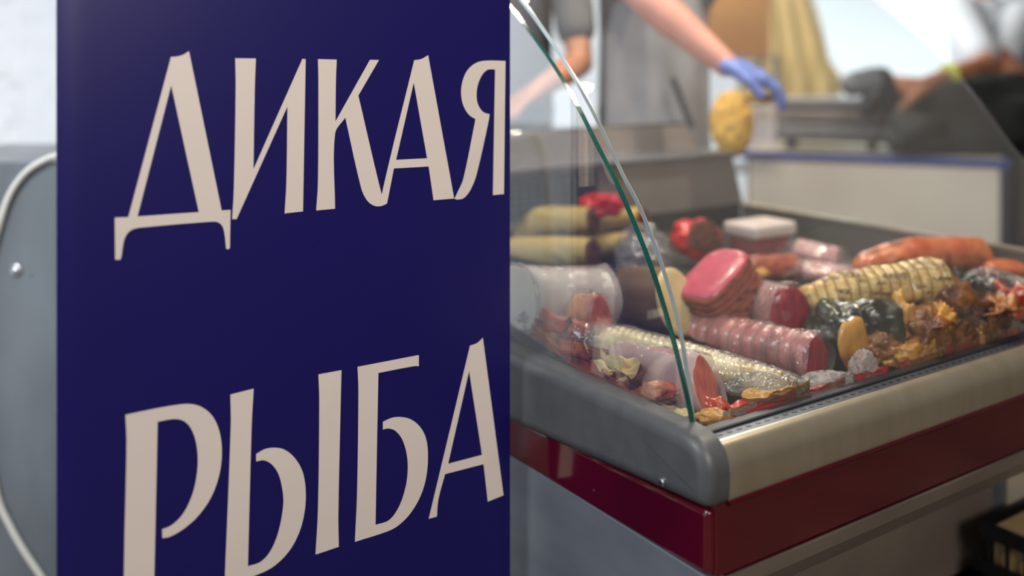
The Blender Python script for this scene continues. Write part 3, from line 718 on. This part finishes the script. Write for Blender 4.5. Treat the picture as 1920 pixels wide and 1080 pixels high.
slab('salmon_slice', 'salmon slice at the right end of the front rail', 'fish', N(1885, 634, .035), .13, .05, .014, 34, orange, salm, curl=.05)
# --- gold, orange and dark smoked pieces on the right
log('orange_smoked_fillet', 'long orange smoked fillet behind the gold ribbed piece', 'fish', N(1600, 500, .10), N(1835, 480, .12), (.05, .046), orange, browncut, bumpy=.14, taperA=.55, sag=.012)
log('gold_ribbed_fillet', 'gold smoked fillet with string ribs on top of the right pile', 'fish', *AB(1766, 524, .155, 4, 8, .34), (.046, .046), gold, browncut, string=15, string_mat=mat('gold_string', (160, 122, 70), rough=.6), ribs=15, rib=.05, nr=110, bumpy=.2, sag=.008, taperA=.75)
chunk('gold_fish_tip', 'ragged golden tip at the left end of the ribbed fillet', 'fish', N(1530, 560, .09), (.036, .022, .028), goldflesh, amp=.8)
log('orange_smoked_fillet', 'orange fillet at the far right end', 'fish', N(1836, 505, .10), N(1990, 505, .10), (.04, .025), orange, orange, bumpy=.08)
log('black_skinned_steak', 'fish steak with black and green glossy skin under the gold fillet', 'fish', N(1530, 612, .075), N(1680, 606, .09), (.044, .048), blackskin, goldflesh, bumpy=.3, sq=2.5)
log('golden_steak', 'dark-skinned steak with a golden yellow face beside the red loin', 'fish', *AB(1602, 650, .06, -60, 5, .11), (.046, .058), blackskin, goldflesh, bumpy=.16, sag=.0)
chunk('golden_piece', 'upright golden piece right of the black-skinned steak', 'fish', N(1690, 612, .08), (.026, .02, .058), goldflesh, amp=.6)
spec = [
 (1770, 560, .12, (.05, .04, .052), brownchunk, 'brown smoked chunk at the cut end of the gold ribbed fillet'),
 (1745, 628, .07, (.055, .04, .045), brownchunk, 'brown smoked chunk right of the upright golden piece'),
 (1700, 668, .04, (.045, .03, .028), goldflesh, 'golden brown crumbly piece low in the right pile'),
 (1800, 640, .05, (.055, .04, .035), brownchunk, 'broad brown chunk low above the red slice'),
 (1830, 588, .08, (.055, .04, .045), darkcut, 'dark brown chunk in the middle of the right pile'),
 (1765, 602, .10, (.026, .02, .034), goldflesh, 'small golden flake among the brown chunks'),
 (1880, 610, .07, (.05, .04, .05), brownchunk, 'brown chunk at the right edge of the pile'),
 (1905, 570, .09, (.05, .04, .04), redmeat, 'reddish chunk at the far right edge'),
 (1650, 655, .05, (.03, .022, .03), brownchunk, 'small brown piece between the golden steak and the crumbly piece'),
 (1745, 660, .045, (.034, .024, .026), goldflesh, 'small golden crumb in front of the brown chunks'),
 (1860, 645, .04, (.045, .03, .03), goldflesh, 'yellow-brown piece above the front rail at the right'),
 (1805, 545, .12, (.036, .03, .038), blackskin, 'black piece between the orange fillet and the shiny bag'),
]
for px, py, h, r, m, lb in spec:
    chunk('smoked_fish_chunk', lb, 'fish', N(px, py, h), r, m, amp=.75, freq=2.6)
log('smoked_backbone', 'brown smoked strip leaning on the upright golden piece', 'fish', *AB(1745, 590, .10, -30, 12, .16), (.03, .022), brownchunk, goldflesh, bumpy=.35)
log('smoked_backbone', 'brown smoked strip with golden end low beside the red slice', 'fish', *AB(1790, 625, .06, -50, 8, .14), (.034, .026), brownchunk, goldflesh, bumpy=.35)
log('smoked_backbone', 'brown smoked strip at the right edge under the shiny bag', 'fish', *AB(1880, 575, .09, -40, 8, .15), (.034, .03), brownchunk, browncut, bumpy=.35)
chunk('black_skinned_piece', 'black glossy piece under the shiny bag at the right', 'fish', N(1862, 548, .10), (.05, .035, .04), blackskin, amp=.4)
bag('plastic_bag', 'shiny clear bag with bright glints at the right end', N(1858, 528, .12), (.056, .036, .030), clearw)
bag('plastic_bag', 'small clear bag at the right edge in front of the orange fillet', N(1905, 545, .10), (.04, .03, .03), milky)

CLAMP[0] = False
# ------------------------------------------------------------------ service side: crate under the case
mcrate = mat('black_crate', (18, 20, 24), rough=.35)
cr = thing('plastic_crate', 'black slatted plastic crate on the floor under the case overhang', 'crate', W(1.32, .14, 0))
cc = W(1.30, .08, 0); cw, cd, chh = .40, .26, .24
for s_ in (-1, 1):
    for z in (.02, .075, .135, .225):
        hgt = .03 if z != .225 else .035
        MB().box(cc + MW @ Vector((0, s_ * cd / 2, z)), (cw, .012, hgt), MW).out('slat', mcrate, cr)
        MB().box(cc + MW @ Vector((s_ * cw / 2, 0, z)), (.012, cd, hgt), MW).out('slat', mcrate, cr)
    for k in range(9):
        MB().box(cc + MW @ Vector((-cw / 2 + .02 + k * .045, s_ * cd / 2, .12)), (.007, .009, .22), MW).out('rib', mcrate, cr)
    for k in range(6):
        MB().box(cc + MW @ Vector((s_ * cw / 2, -cd / 2 + .02 + k * .044, .12)), (.009, .007, .22), MW).out('rib', mcrate, cr)
MB().box(cc + Vector((0, 0, .008)), (cw - .01, cd - .01, .012), MW).out('crate_bottom', mcrate, cr)
kraft = mat('kraft_cardboard', (184, 158, 112), (170, 142, 98), scale=4, rough=.75)
tag(MB().box(cc + Vector((0, 0, .125)), (cw - .04, cd - .04, .215), MW).out('cardboard_box', kraft, loc=cc, bevel=.004), 'beige cardboard box inside the black crate', 'box')

# ------------------------------------------------------------------ white counter behind
mwhite = mat('white_laminate', (214, 210, 204), (206, 200, 196), scale=2.5, rough=.45)
mblutop = mat('blue_trim', (28, 58, 148), rough=.4)
mbeige = mat('beige_side', (176, 160, 128), (160, 142, 108), scale=4, rough=.6)
cA = P(1396, 292, 4.66); cB = P(1886, 306, 4.26); zt = .895
cA.z = cB.z = 0; ex = (cB - cA).normalized(); ey = Vector((-ex.y, ex.x, 0)); cwid = (cB - cA).length
MC2 = Matrix(((ex.x, ey.x, 0), (ex.y, ey.y, 0), (0, 0, 1)))
def K(x, y, z): return cA + ex * x + ey * y + Vector((0, 0, z))
ct = thing('white_counter', 'white counter with a blue top edge behind the display case', 'counter', K(cwid / 2, .3, 0))
MB().box(K(cwid / 2, .28, .435), (cwid - .01, .52, .87), MC2).out('carcass', mbeige, ct, bevel=.004)
MB().box(K(cwid / 2, .005, .435), (cwid - .05, .02, .85), MC2).out('front_panel', mwhite, ct, bevel=.003)
MB().box(K(cwid - .012, -.002, .435), (.024, .03, .87), MC2).out('corner_post', mat('dark_blue_post', (44, 52, 78), rough=.4), ct, bevel=.003)
MB().box(K(cwid / 2, .27, .885), (cwid + .03, .58, .032), MC2).out('countertop', mblutop, ct, bevel=.004)
MB().box(K(cwid / 2, .28, .903), (cwid - .02, .53, .008), MC2).out('top_mat', mat('top_mat', (196, 188, 164), rough=.5), ct)
# grey scale machine
mm1 = mat('machine_grey', (140, 142, 150), (120, 120, 126), scale=3, rough=.35, metal=.3)
sc_ = thing('weighing_scale', 'grey metal weighing scale on small dark feet, on the white counter', 'scale', K(.38, .25, .907))
for x, y in ((.20, .14), (.20, .36), (.58, .14), (.58, .36)):
    MB().tube([K(x, y, .907), K(x, y, .965)], .022, 12).out('foot', mblack, sc_, smooth=False)
MB().box(K(.40, .25, 1.00), (.56, .36, .07), MC2).out('body', mm1, sc_, bevel=.015)
MB().box(K(.40, .25, 1.075), (.50, .34, .07), MC2).out('housing', mat('machine_brown', (132, 124, 122), rough=.4, metal=.2), sc_, bevel=.02)
MB().box(K(.40, .25, 1.14), (.58, .38, .035), MC2).out('weighing_plate', mm1, sc_, bevel=.008)
# clear container + yellow bag
tag(MB().box(P(1428, 238, 4.55), (.15, .12, .20), MC2).out('clear_container', milky, bevel=.01, loc=K(.05, .2, .907)), 'small clear plastic container on the counter left of the grey scale', 'container')
yb = mat('yellow_paper', (214, 172, 84), (196, 150, 62), scale=5, rough=.6, bump=.3)
bag('yellow_paper_bag', 'yellow paper bag held under the blue gloved hand', P(1372, 232, 3.25), (.07, .04, .11), yb, amp=.25)
bag('yellow_paper_fold', 'folded yellow paper just below the fingers of the blue glove', P(1425, 182, 3.05), (.05, .03, .02), yb, amp=.25, cat='paper')
# dark soft bag on the counter
dk_ = mat('dark_green_cloth', (30, 36, 36), (20, 24, 24), scale=6, rough=.8, bump=.5)
t = thing('dark_jacket', 'dark green-black jacket heaped on the right of the white counter', 'jacket', K(.95, .3, .907))
def heap(c, r, sd, m, parent, name):
    bm = bmesh.new(); bmesh.ops.create_icosphere(bm, subdivisions=4, radius=1); rr = Vector(r)
    V = []
    for v in bm.verts:
        p = v.co * (1 + .35 * noise.noise(v.co * 1.7 + Vector((sd, 0, 0)))); V.append(Vector(c) + Vector((p.x * rr.x, p.y * rr.y, max(p.z, -.8) * rr.z)))
    Fc = [tuple(v.index for v in f.verts) for f in bm.faces]; bm.free(); return obj(name, V, Fc, m, parent, smooth=True)
heap(P(1800, 226, 4.50), (.42, .17, .19), 3, dk_, t, 'cloth_body')
heap(P(1725, 250, 4.42), (.17, .13, .11), 9, dk_, t, 'sleeve')
heap(P(1870, 185, 4.6), (.24, .12, .13), 5, dk_, t, 'collar')
# tan carton and yellow cloth behind
clt = mat('tan_cloth', (232, 208, 150), (224, 196, 130), scale=1.5, rough=.8)
V = []; Fc = []; Yc = 6.2
edge = [(1500, -160), (1512, -60), (1526, 0), (1545, 60), (1556, 110), (1578, 142), (1580, 230)]
def ex_at(y):
    for a, b in zip(edge, edge[1:]):
        if a[1] <= y <= b[1]: return a[0] + (b[0] - a[0]) * (y - a[1]) / (b[1] - a[1])
    return edge[-1][0]
nx, nz = 50, 26
for s_ in (0, 1):
    for j in range(nz + 1):
        y = -160 + 390 * j / nz
        for i in range(nx + 1):
            x = 1385 + (ex_at(y) - 1385) * i / nx
            V.append(P(x, y, Yc) + Vector((0, .02 * math.sin(i * .55) + .012 * s_, 0)))
nn = (nx + 1) * (nz + 1)
for s_ in (0, 1):
    for j in range(nz):
        for i in range(nx): a = s_ * nn + j * (nx + 1) + i; Fc.append((a, a + 1, a + nx + 2, a + nx + 1))
for j in range(nz): a = j * (nx + 1) + nx; Fc.append((a, a + nx + 1, nn + a + nx + 1, nn + a))
tag(obj('hanging_cloth', V, Fc, clt, smooth=True, loc=P(1480, 230, Yc)), 'yellow-tan cloth hanging left of the bright window', 'cloth')
MB().tube([P(1370, -158, Yc - .0), P(1510, -158, Yc)], .01).out('cloth_rod', malu, bpy.data.objects['hanging_cloth'], smooth=True)
tbx = thing('cardboard_carton', 'orange-tan cardboard carton behind the seller on a rack', 'carton', P(1350, 105, 5.7))
box('carton_body', P(1352, 40, 5.75), (.50, .34, .42), mat('orange_cardboard', (208, 150, 84), (196, 136, 72), scale=3, rough=.7), tbx, bevel=.006)
box('carton_flap', P(1352, -32, 5.5) + Vector((0, -.02, .015)), (.50, .10, .008), kraft, tbx, M=Matrix.Rotation(R(-25), 3, 'X'))
rk = thing('storage_rack', 'steel rack carrying the tan carton behind the seller', 'rack', (P(1352, 0, 5.75).x, 5.75, 0))
xr = P(1352, 0, 5.75).x; zr_ = P(1352, 40, 5.75).z - .21
for x in (-.28, .28):
    for y in (-.18, .18): box('post', (xr + x, 5.75 + y, (zr_ - .02) / 2), (.03, .03, zr_ - .02), mm1, rk)
for z in (zr_ - .01, .7, .3): box('shelf_board', (xr, 5.75, z), (.6, .4, .02), mm1, rk)

# ------------------------------------------------------------------ people
def capsules(L_):
    mb = MB()
    for a, ra, b, rb in L_:
        a, b = Vector(a), Vector(b); d = b - a
        if d.length > 1e-4:
            mb.tube([a, a.lerp(b, .5), b], [ra, (ra + rb) / 2, rb], 14)
        mb.ball(a, ra, 14, 8); mb.ball(b, rb, 14, 8)
    return mb
def flesh(name, L_, m, parent, vox=.011, sm=6, sc2=None):
    mb = capsules(L_); base = origin(parent) if parent else Vector((0, 0, 0))
    me = bpy.data.meshes.new(name); me.from_pydata([tuple(v - base) for v in mb.V], [], mb.F)
    o = bpy.data.objects.new(name, me); C.objects.link(o); o.parent = parent; me.materials.append(m)
    r = o.modifiers.new('remesh', 'REMESH'); r.mode = 'VOXEL'; r.voxel_size = vox; r.use_smooth_shade = True
    s = o.modifiers.new('smooth', 'SMOOTH'); s.iterations = sm; s.factor = .5
    return o
def hand_caps(w_, d, nrm, curl=.5, mirror=1, k=1.0, spread=.06):
    """wrist point, pointing direction, back-of-hand normal"""
    w_ = Vector(w_); d = Vector(d).normalized(); nrm = Vector(nrm); nrm = (nrm - d * nrm.dot(d)).normalized(); s = d.cross(nrm) * mirror
    L_ = []; lens = (.082, .092, .086, .066)
    for i, x in enumerate((-.033, -.011, .011, .031)):
        kn = w_ + (d * .088 + s * x - nrm * abs(x) * .12) * k
        L_.append((w_ + s * x * .6 * k, .017 * k, kn, .0135 * k))
        p = kn; ang = 0; dd = (d + s * x * spread * 20).normalized()
        for q_, fr in enumerate((.46, .31, .23)):
            ang += curl * (.6, .8, .6)[q_]
            e = dd * math.cos(ang) - nrm * math.sin(ang); p2 = p + e * lens[i] * fr * k
            L_.append((p, (.0105 - .001 * q_) * k, p2, (.0098 - .0012 * q_) * k)); p = p2
    b = w_ + (d * .02 - s * .03) * k; m1 = b + (d * .035 - s * .032 - nrm * .012) * k; m2 = m1 + (d * .034 - s * .012 - nrm * .014 * (1 + curl)) * k
    L_ += [(b, .017 * k, m1, .0125 * k), (m1, .012 * k, m2, .009 * k)]
    L_.append((w_, .024 * k, w_ + d * .05 * k, .021 * k))
    return L_
skin1 = mat('skin_pink', (208, 150, 138), (198, 136, 124), scale=9, rough=.5)
skin2 = mat('skin_tan', (176, 122, 96), (160, 106, 82), scale=9, rough=.5)
glovem = mat('blue_nitrile', (110, 132, 206), (94, 116, 196), scale=12, rough=.4, bump=.2)
shirtg = mat('dark_grey_shirt', (92, 92, 98), (80, 80, 86), scale=8, rough=.85)
aprong = mat('grey_apron', (146, 146, 153), (134, 134, 141), scale=7, rough=.85)
trous = mat('dark_trousers', (44, 46, 54), rough=.85)
shoem = mat('dark_shoes', (26, 26, 28), rough=.5)
palesh = mat('pale_grey_shirt', (206, 216, 226), (196, 206, 218), scale=6, rough=.85)
hairm = mat('brown_hair', (60, 44, 34), (40, 30, 24), scale=40, rough=.6, bump=.5)
strapm = mat('dark_strap', (58, 62, 74), rough=.7)
eyem = mat('eye_white', (226, 224, 220), rough=.3); irism = mat('eye_iris', (40, 32, 28), rough=.2)
def person(label, x, y, z0, H, rs, rel, rw_, ls, lel, lw, skin, shirt, apron=None, sleeve=.55, rhand=None, lhand=None, glove=None, face=(0, -1), group=None, ak=1.0, tie=None):
    """standing figure; z0 = floor the feet stand on, H = height; arms: shoulder, elbow, wrist (world)"""
    t = thing('person', label, 'person', (x, y, z0))
    f = Vector((face[0], face[1], 0)).normalized(); s = Vector((-f.y, f.x, 0))    # s = person's left... in view right
    hip = z0 + H * .52; sh = z0 + H * .815; nk = z0 + H * .86; hd = z0 + H * .93
    b = Vector((x, y, 0)); Z = lambda v: Vector((0, 0, v))
    body = []
    # head and neck
    hc = b + f * .02
    body += [(b + Z(sh), .06, b + Z(nk), .055), (b + Z(nk), .054, hc + Z(hd - .06), .055), (hc + Z(hd + .02), .086, hc - f * .025 + Z(hd + .025), .088),
             (hc + f * .012 + Z(hd - .01), .078, hc + f * .032 + Z(hd - .065), .045), (hc + f * .085 + Z(hd - .005), .008, hc + f * .102 + Z(hd - .028), .012),
             (hc + f * .068 + s * .02 + Z(hd - .058), .008, hc + f * .068 - s * .02 + Z(hd - .058), .008)]
    for q_ in (-1, 1): body += [(hc + s * q_ * .085 + Z(hd + .012), .012, hc + s * q_ * .083 - f * .004 + Z(hd - .028), .009)]
    torso = []
    for q_ in (-1, 1):
        torso += [(b + s * q_ * .11 + Z(sh - .03), .075, b + s * q_ * .085 + Z(hip + .22), .095), (b + s * q_ * .085 + Z(hip + .22), .095, b + s * q_ * .085 + Z(hip), .10)]
    torso += [(b + Z(sh - .05), .10, b + Z(hip), .11), (b + s * .16 + Z(sh - .02), .058, b - s * .16 + Z(sh - .02), .058)]
    body += torso
    for q_ in (-1, 1):
        h0 = b + s * q_ * .09 + Z(hip - .02); kn = b + s * q_ * .10 + f * .01 + Z(z0 + H * .28); an = b + s * q_ * .10 + Z(z0 + .09)
        body += [(h0, .095, kn, .058), (kn, .056, kn.lerp(an, .35) - f * .01, .056), (kn.lerp(an, .35) - f * .01, .056, an, .038), (an, .036, an + f * .10 - Z(.055), .030)]
    for S, E, Wr in ((rs, rel, rw_), (ls, lel, lw)):
        S, E, Wr = map(Vector, (S, E, Wr))
        body += [(S, .062 * ak, E, .046 * ak), (E, .047 * ak, E.lerp(Wr, .3), .048 * ak), (E.lerp(Wr, .3), .048 * ak, Wr, .030 * ak)]
    rh_ = hand_caps(rw_, *rhand) if rhand else hand_caps(rw_, Vector(rw_) - Vector(rel), (0, 0, 1), .4)
    lh_ = hand_caps(lw, *lhand) if lhand else hand_caps(lw, Vector(lw) - Vector(lel), (0, 0, 1), .4, -1)
    body += rh_ + lh_
    flesh('body', body, skin, t, .0085, 4)
    # clothing
    sht = [(a, r1 + .014, c_, r2 + .014) for a, r1, c_, r2 in torso]
    for S, E, Wr in ((rs, rel, rw_), (ls, lel, lw)):
        S, E = Vector(S), Vector(E); sht.append((S, .078 * ak, S.lerp(E, sleeve), .072 * ak))
        sht.append((b + Z(sh - .03), .07, S, .072))
    flesh('shirt', sht, shirt, t, .012, 4)
    tr = []
    for q_ in (-1, 1):
        h0 = b + s * q_ * .09 + Z(hip - .02); kn = b + s * q_ * .10 + f * .01 + Z(z0 + H * .28); an = b + s * q_ * .10 + Z(z0 + .09)
        tr += [(h0, .112, kn, .076), (kn, .074, an, .062)]
    tr.append((b + Z(hip + .03), .125, b + Z(hip - .04), .12)); flesh('trousers', tr, trous, t, .014, 4)
    for q_ in (-1, 1):
        an = b + s * q_ * .10 + Z(z0 + .045); flesh('shoe', [(an - f * .05, .044, an + f * .06, .042), (an + f * .06, .042, an + f * .15 - Z(.008), .036)], shoem, t, .012, 3)
    # hair, eyes
    flesh('hair', [(hc - f * .015 + Z(hd + .055), .083, hc - f * .045 + Z(hd + .02), .085), (hc - f * .05 + Z(hd + .01), .075, hc - f * .06 + Z(hd - .05), .055)], hairm, t, .012, 2)
    for q_ in (-1, 1):
        e = MB().ball(hc + f * .079 + s * q_ * .031 + Z(hd + .008), .012, 12, 8).out('eye', eyem, t, smooth=True)
        MB().ball(hc + f * .088 + s * q_ * .031 + Z(hd + .008), .0055, 10, 6).out('iris', irism, e, smooth=True)
    if apron:
        V = []; Fc = []; nx_, nz_ = 20, 30
        for q2 in (0, 1):
            for j in range(nz_ + 1):
                z = (sh - .06) - (sh - .06 - (z0 + H * .30)) * j / nz_; wd = .12 + .07 * min(1, j / 8)
                for i in range(nx_ + 1):
                    a_ = (i / nx_ * 2 - 1); V.append(b + s * a_ * wd + f * (.150 - .07 * a_ * a_ + .012 * q2 + .006 * math.sin(a_ * 9 + j * .2)) + Z(z))
        nn_ = (nx_ + 1) * (nz_ + 1)
        for q2 in (0, 1):
            for j in range(nz_):
                for i in range(nx_): a_ = q2 * nn_ + j * (nx_ + 1) + i; Fc.append((a_, a_ + 1, a_ + nx_ + 2, a_ + nx_ + 1))
        obj('apron', V, Fc, apron, t, smooth=True)
        flesh('apron_tie', [(tie[0], .012, tie[1], .013)], strapm, t, .006, 1)
    if glove:
        w_ = Vector(rw_); L2 = [(a, r1 + .0035, c_, r2 + .0035) for a, r1, c_, r2 in rh_]
        L2.append((w_, .036, w_ + (Vector(rel) - w_).normalized() * .06, .040)); flesh('glove', L2, glove, t, .0065, 3)
    return t
# pallet platform the sellers stand on
pf = thing('wooden_platform', 'low wooden platform the sellers stand on behind the case', 'platform', W(.95, 1.75, 0))
wood = mat('platform_wood', (150, 118, 80), (120, 90, 58), scale=5, stretch=(1, 6, 1), rough=.7)
for k in range(6): MB().box(W(.15 + k * .32, 1.75, .235), (.30, .96, .03), MW).out('plank', wood, pf, bevel=.003)
for v_ in (1.33, 1.75, 2.17): MB().box(W(.95, v_, .11), (1.88, .09, .22), MW).out('beam', wood, pf)
ZP = .25
# seller A
e1 = P(1218, 0, 3.10); w1 = P(1362, 122, 2.98)
person('seller in a grey apron reaching right with a blue gloved hand', .51, 3.50, ZP, 1.80,
       (.36, 3.46, 1.70), e1, w1, (.68, 3.50, 1.70), (.67, 3.62, 1.42), (.60, 3.66, 1.20), skin1, shirtg, aprong, .30,
       rhand=((.92, -.1, -.28), (.25, -.2, 1), .6, -1, 1.3), glove=glovem, face=(.1, -1), ak=1.28, tie=(P(1262, 148, 3.30), P(1296, 235, 3.32)))
# seller B (mostly behind the banner)
person('seller in a dark grey shirt with a bent bare elbow, half hidden by the banner', -.04, 3.62, ZP, 1.80,
       (-.25, 3.58, 1.68), (-.36, 3.50, 1.40), (-.22, 3.32, 1.28), P(1046, -195, 3.5), P(1088, 118, 3.30), P(1000, 172, 3.10), skin2, shirtg, None, .80, face=(-.1, -1))
# person D at the right
dk0 = P(1800, 0, 5.1)
person('person in a pale grey shirt and lime wristband gripping a black hand scanner', P(1850, 0, 5.25).x, 5.25, 0, 2.0,
       P(1800, 20, 5.2), P(1850, 125, 4.8), P(1728, 162, 4.35), P(1925, 20, 5.2), P(1872, 112, 4.95), P(1935, 170, 4.75), skin2, palesh, None, .78,
       rhand=((-1, -.12, .1), (0, -.5, 1), .9, 1, 1.6), face=(-.15, -1), ak=1.3)
wb = P(1780, 146, 4.52)
tag(MB().tube([wb + Vector((-.018, 0, 0)), wb + Vector((.018, 0, .004))], .066, 20).out('wristband', mat('lime_band', (186, 204, 60), rough=.5), loc=wb), 'lime green wristband on the forearm above the dark jacket', 'wristband')
hs = thing('hand_scanner', 'black hand-held scanner with a grey head gripped above the counter', 'scanner', P(1620, 190, 4.62))
flesh('scanner_head', [(P(1598, 158, 4.3), .058, P(1640, 150, 4.3), .062)], mat('scanner_grey', (96, 102, 114), rough=.3), hs, .008, 2)
flesh('handle', [(P(1650, 150, 4.3), .062, P(1668, 190, 4.3), .055), (P(1640, 175, 4.3), .05, P(1625, 205, 4.3), .04)], mat('scanner_black', (24, 26, 38), rough=.3), hs, .008, 2)

# groups for repeated kinds
GR = {'smoked_fish': 'smoked fish at the back left of the case', 'plastic_bag': 'clear plastic bags among the fish', 'dried_fillet': 'dried fillets along the left rim',
      'smoked_fish_chunk': 'smoked chunks piled at the right', 'smoked_backbone': 'smoked strips in the right pile', 'red_slice': 'red slices along the front rail',
      'salmon_slice': 'salmon slices along the front rail', 'pink_packet': 'pink packets behind the gold fillet', 'orange_smoked_fillet': 'orange smoked fillets at the back right', 'cream_fish_scrap': 'cream scraps near the left rim'}
for o in bpy.data.objects:
    if o.parent is None and o.name.split('.')[0] in GR: o['group'] = GR[o.name.split('.')[0]]
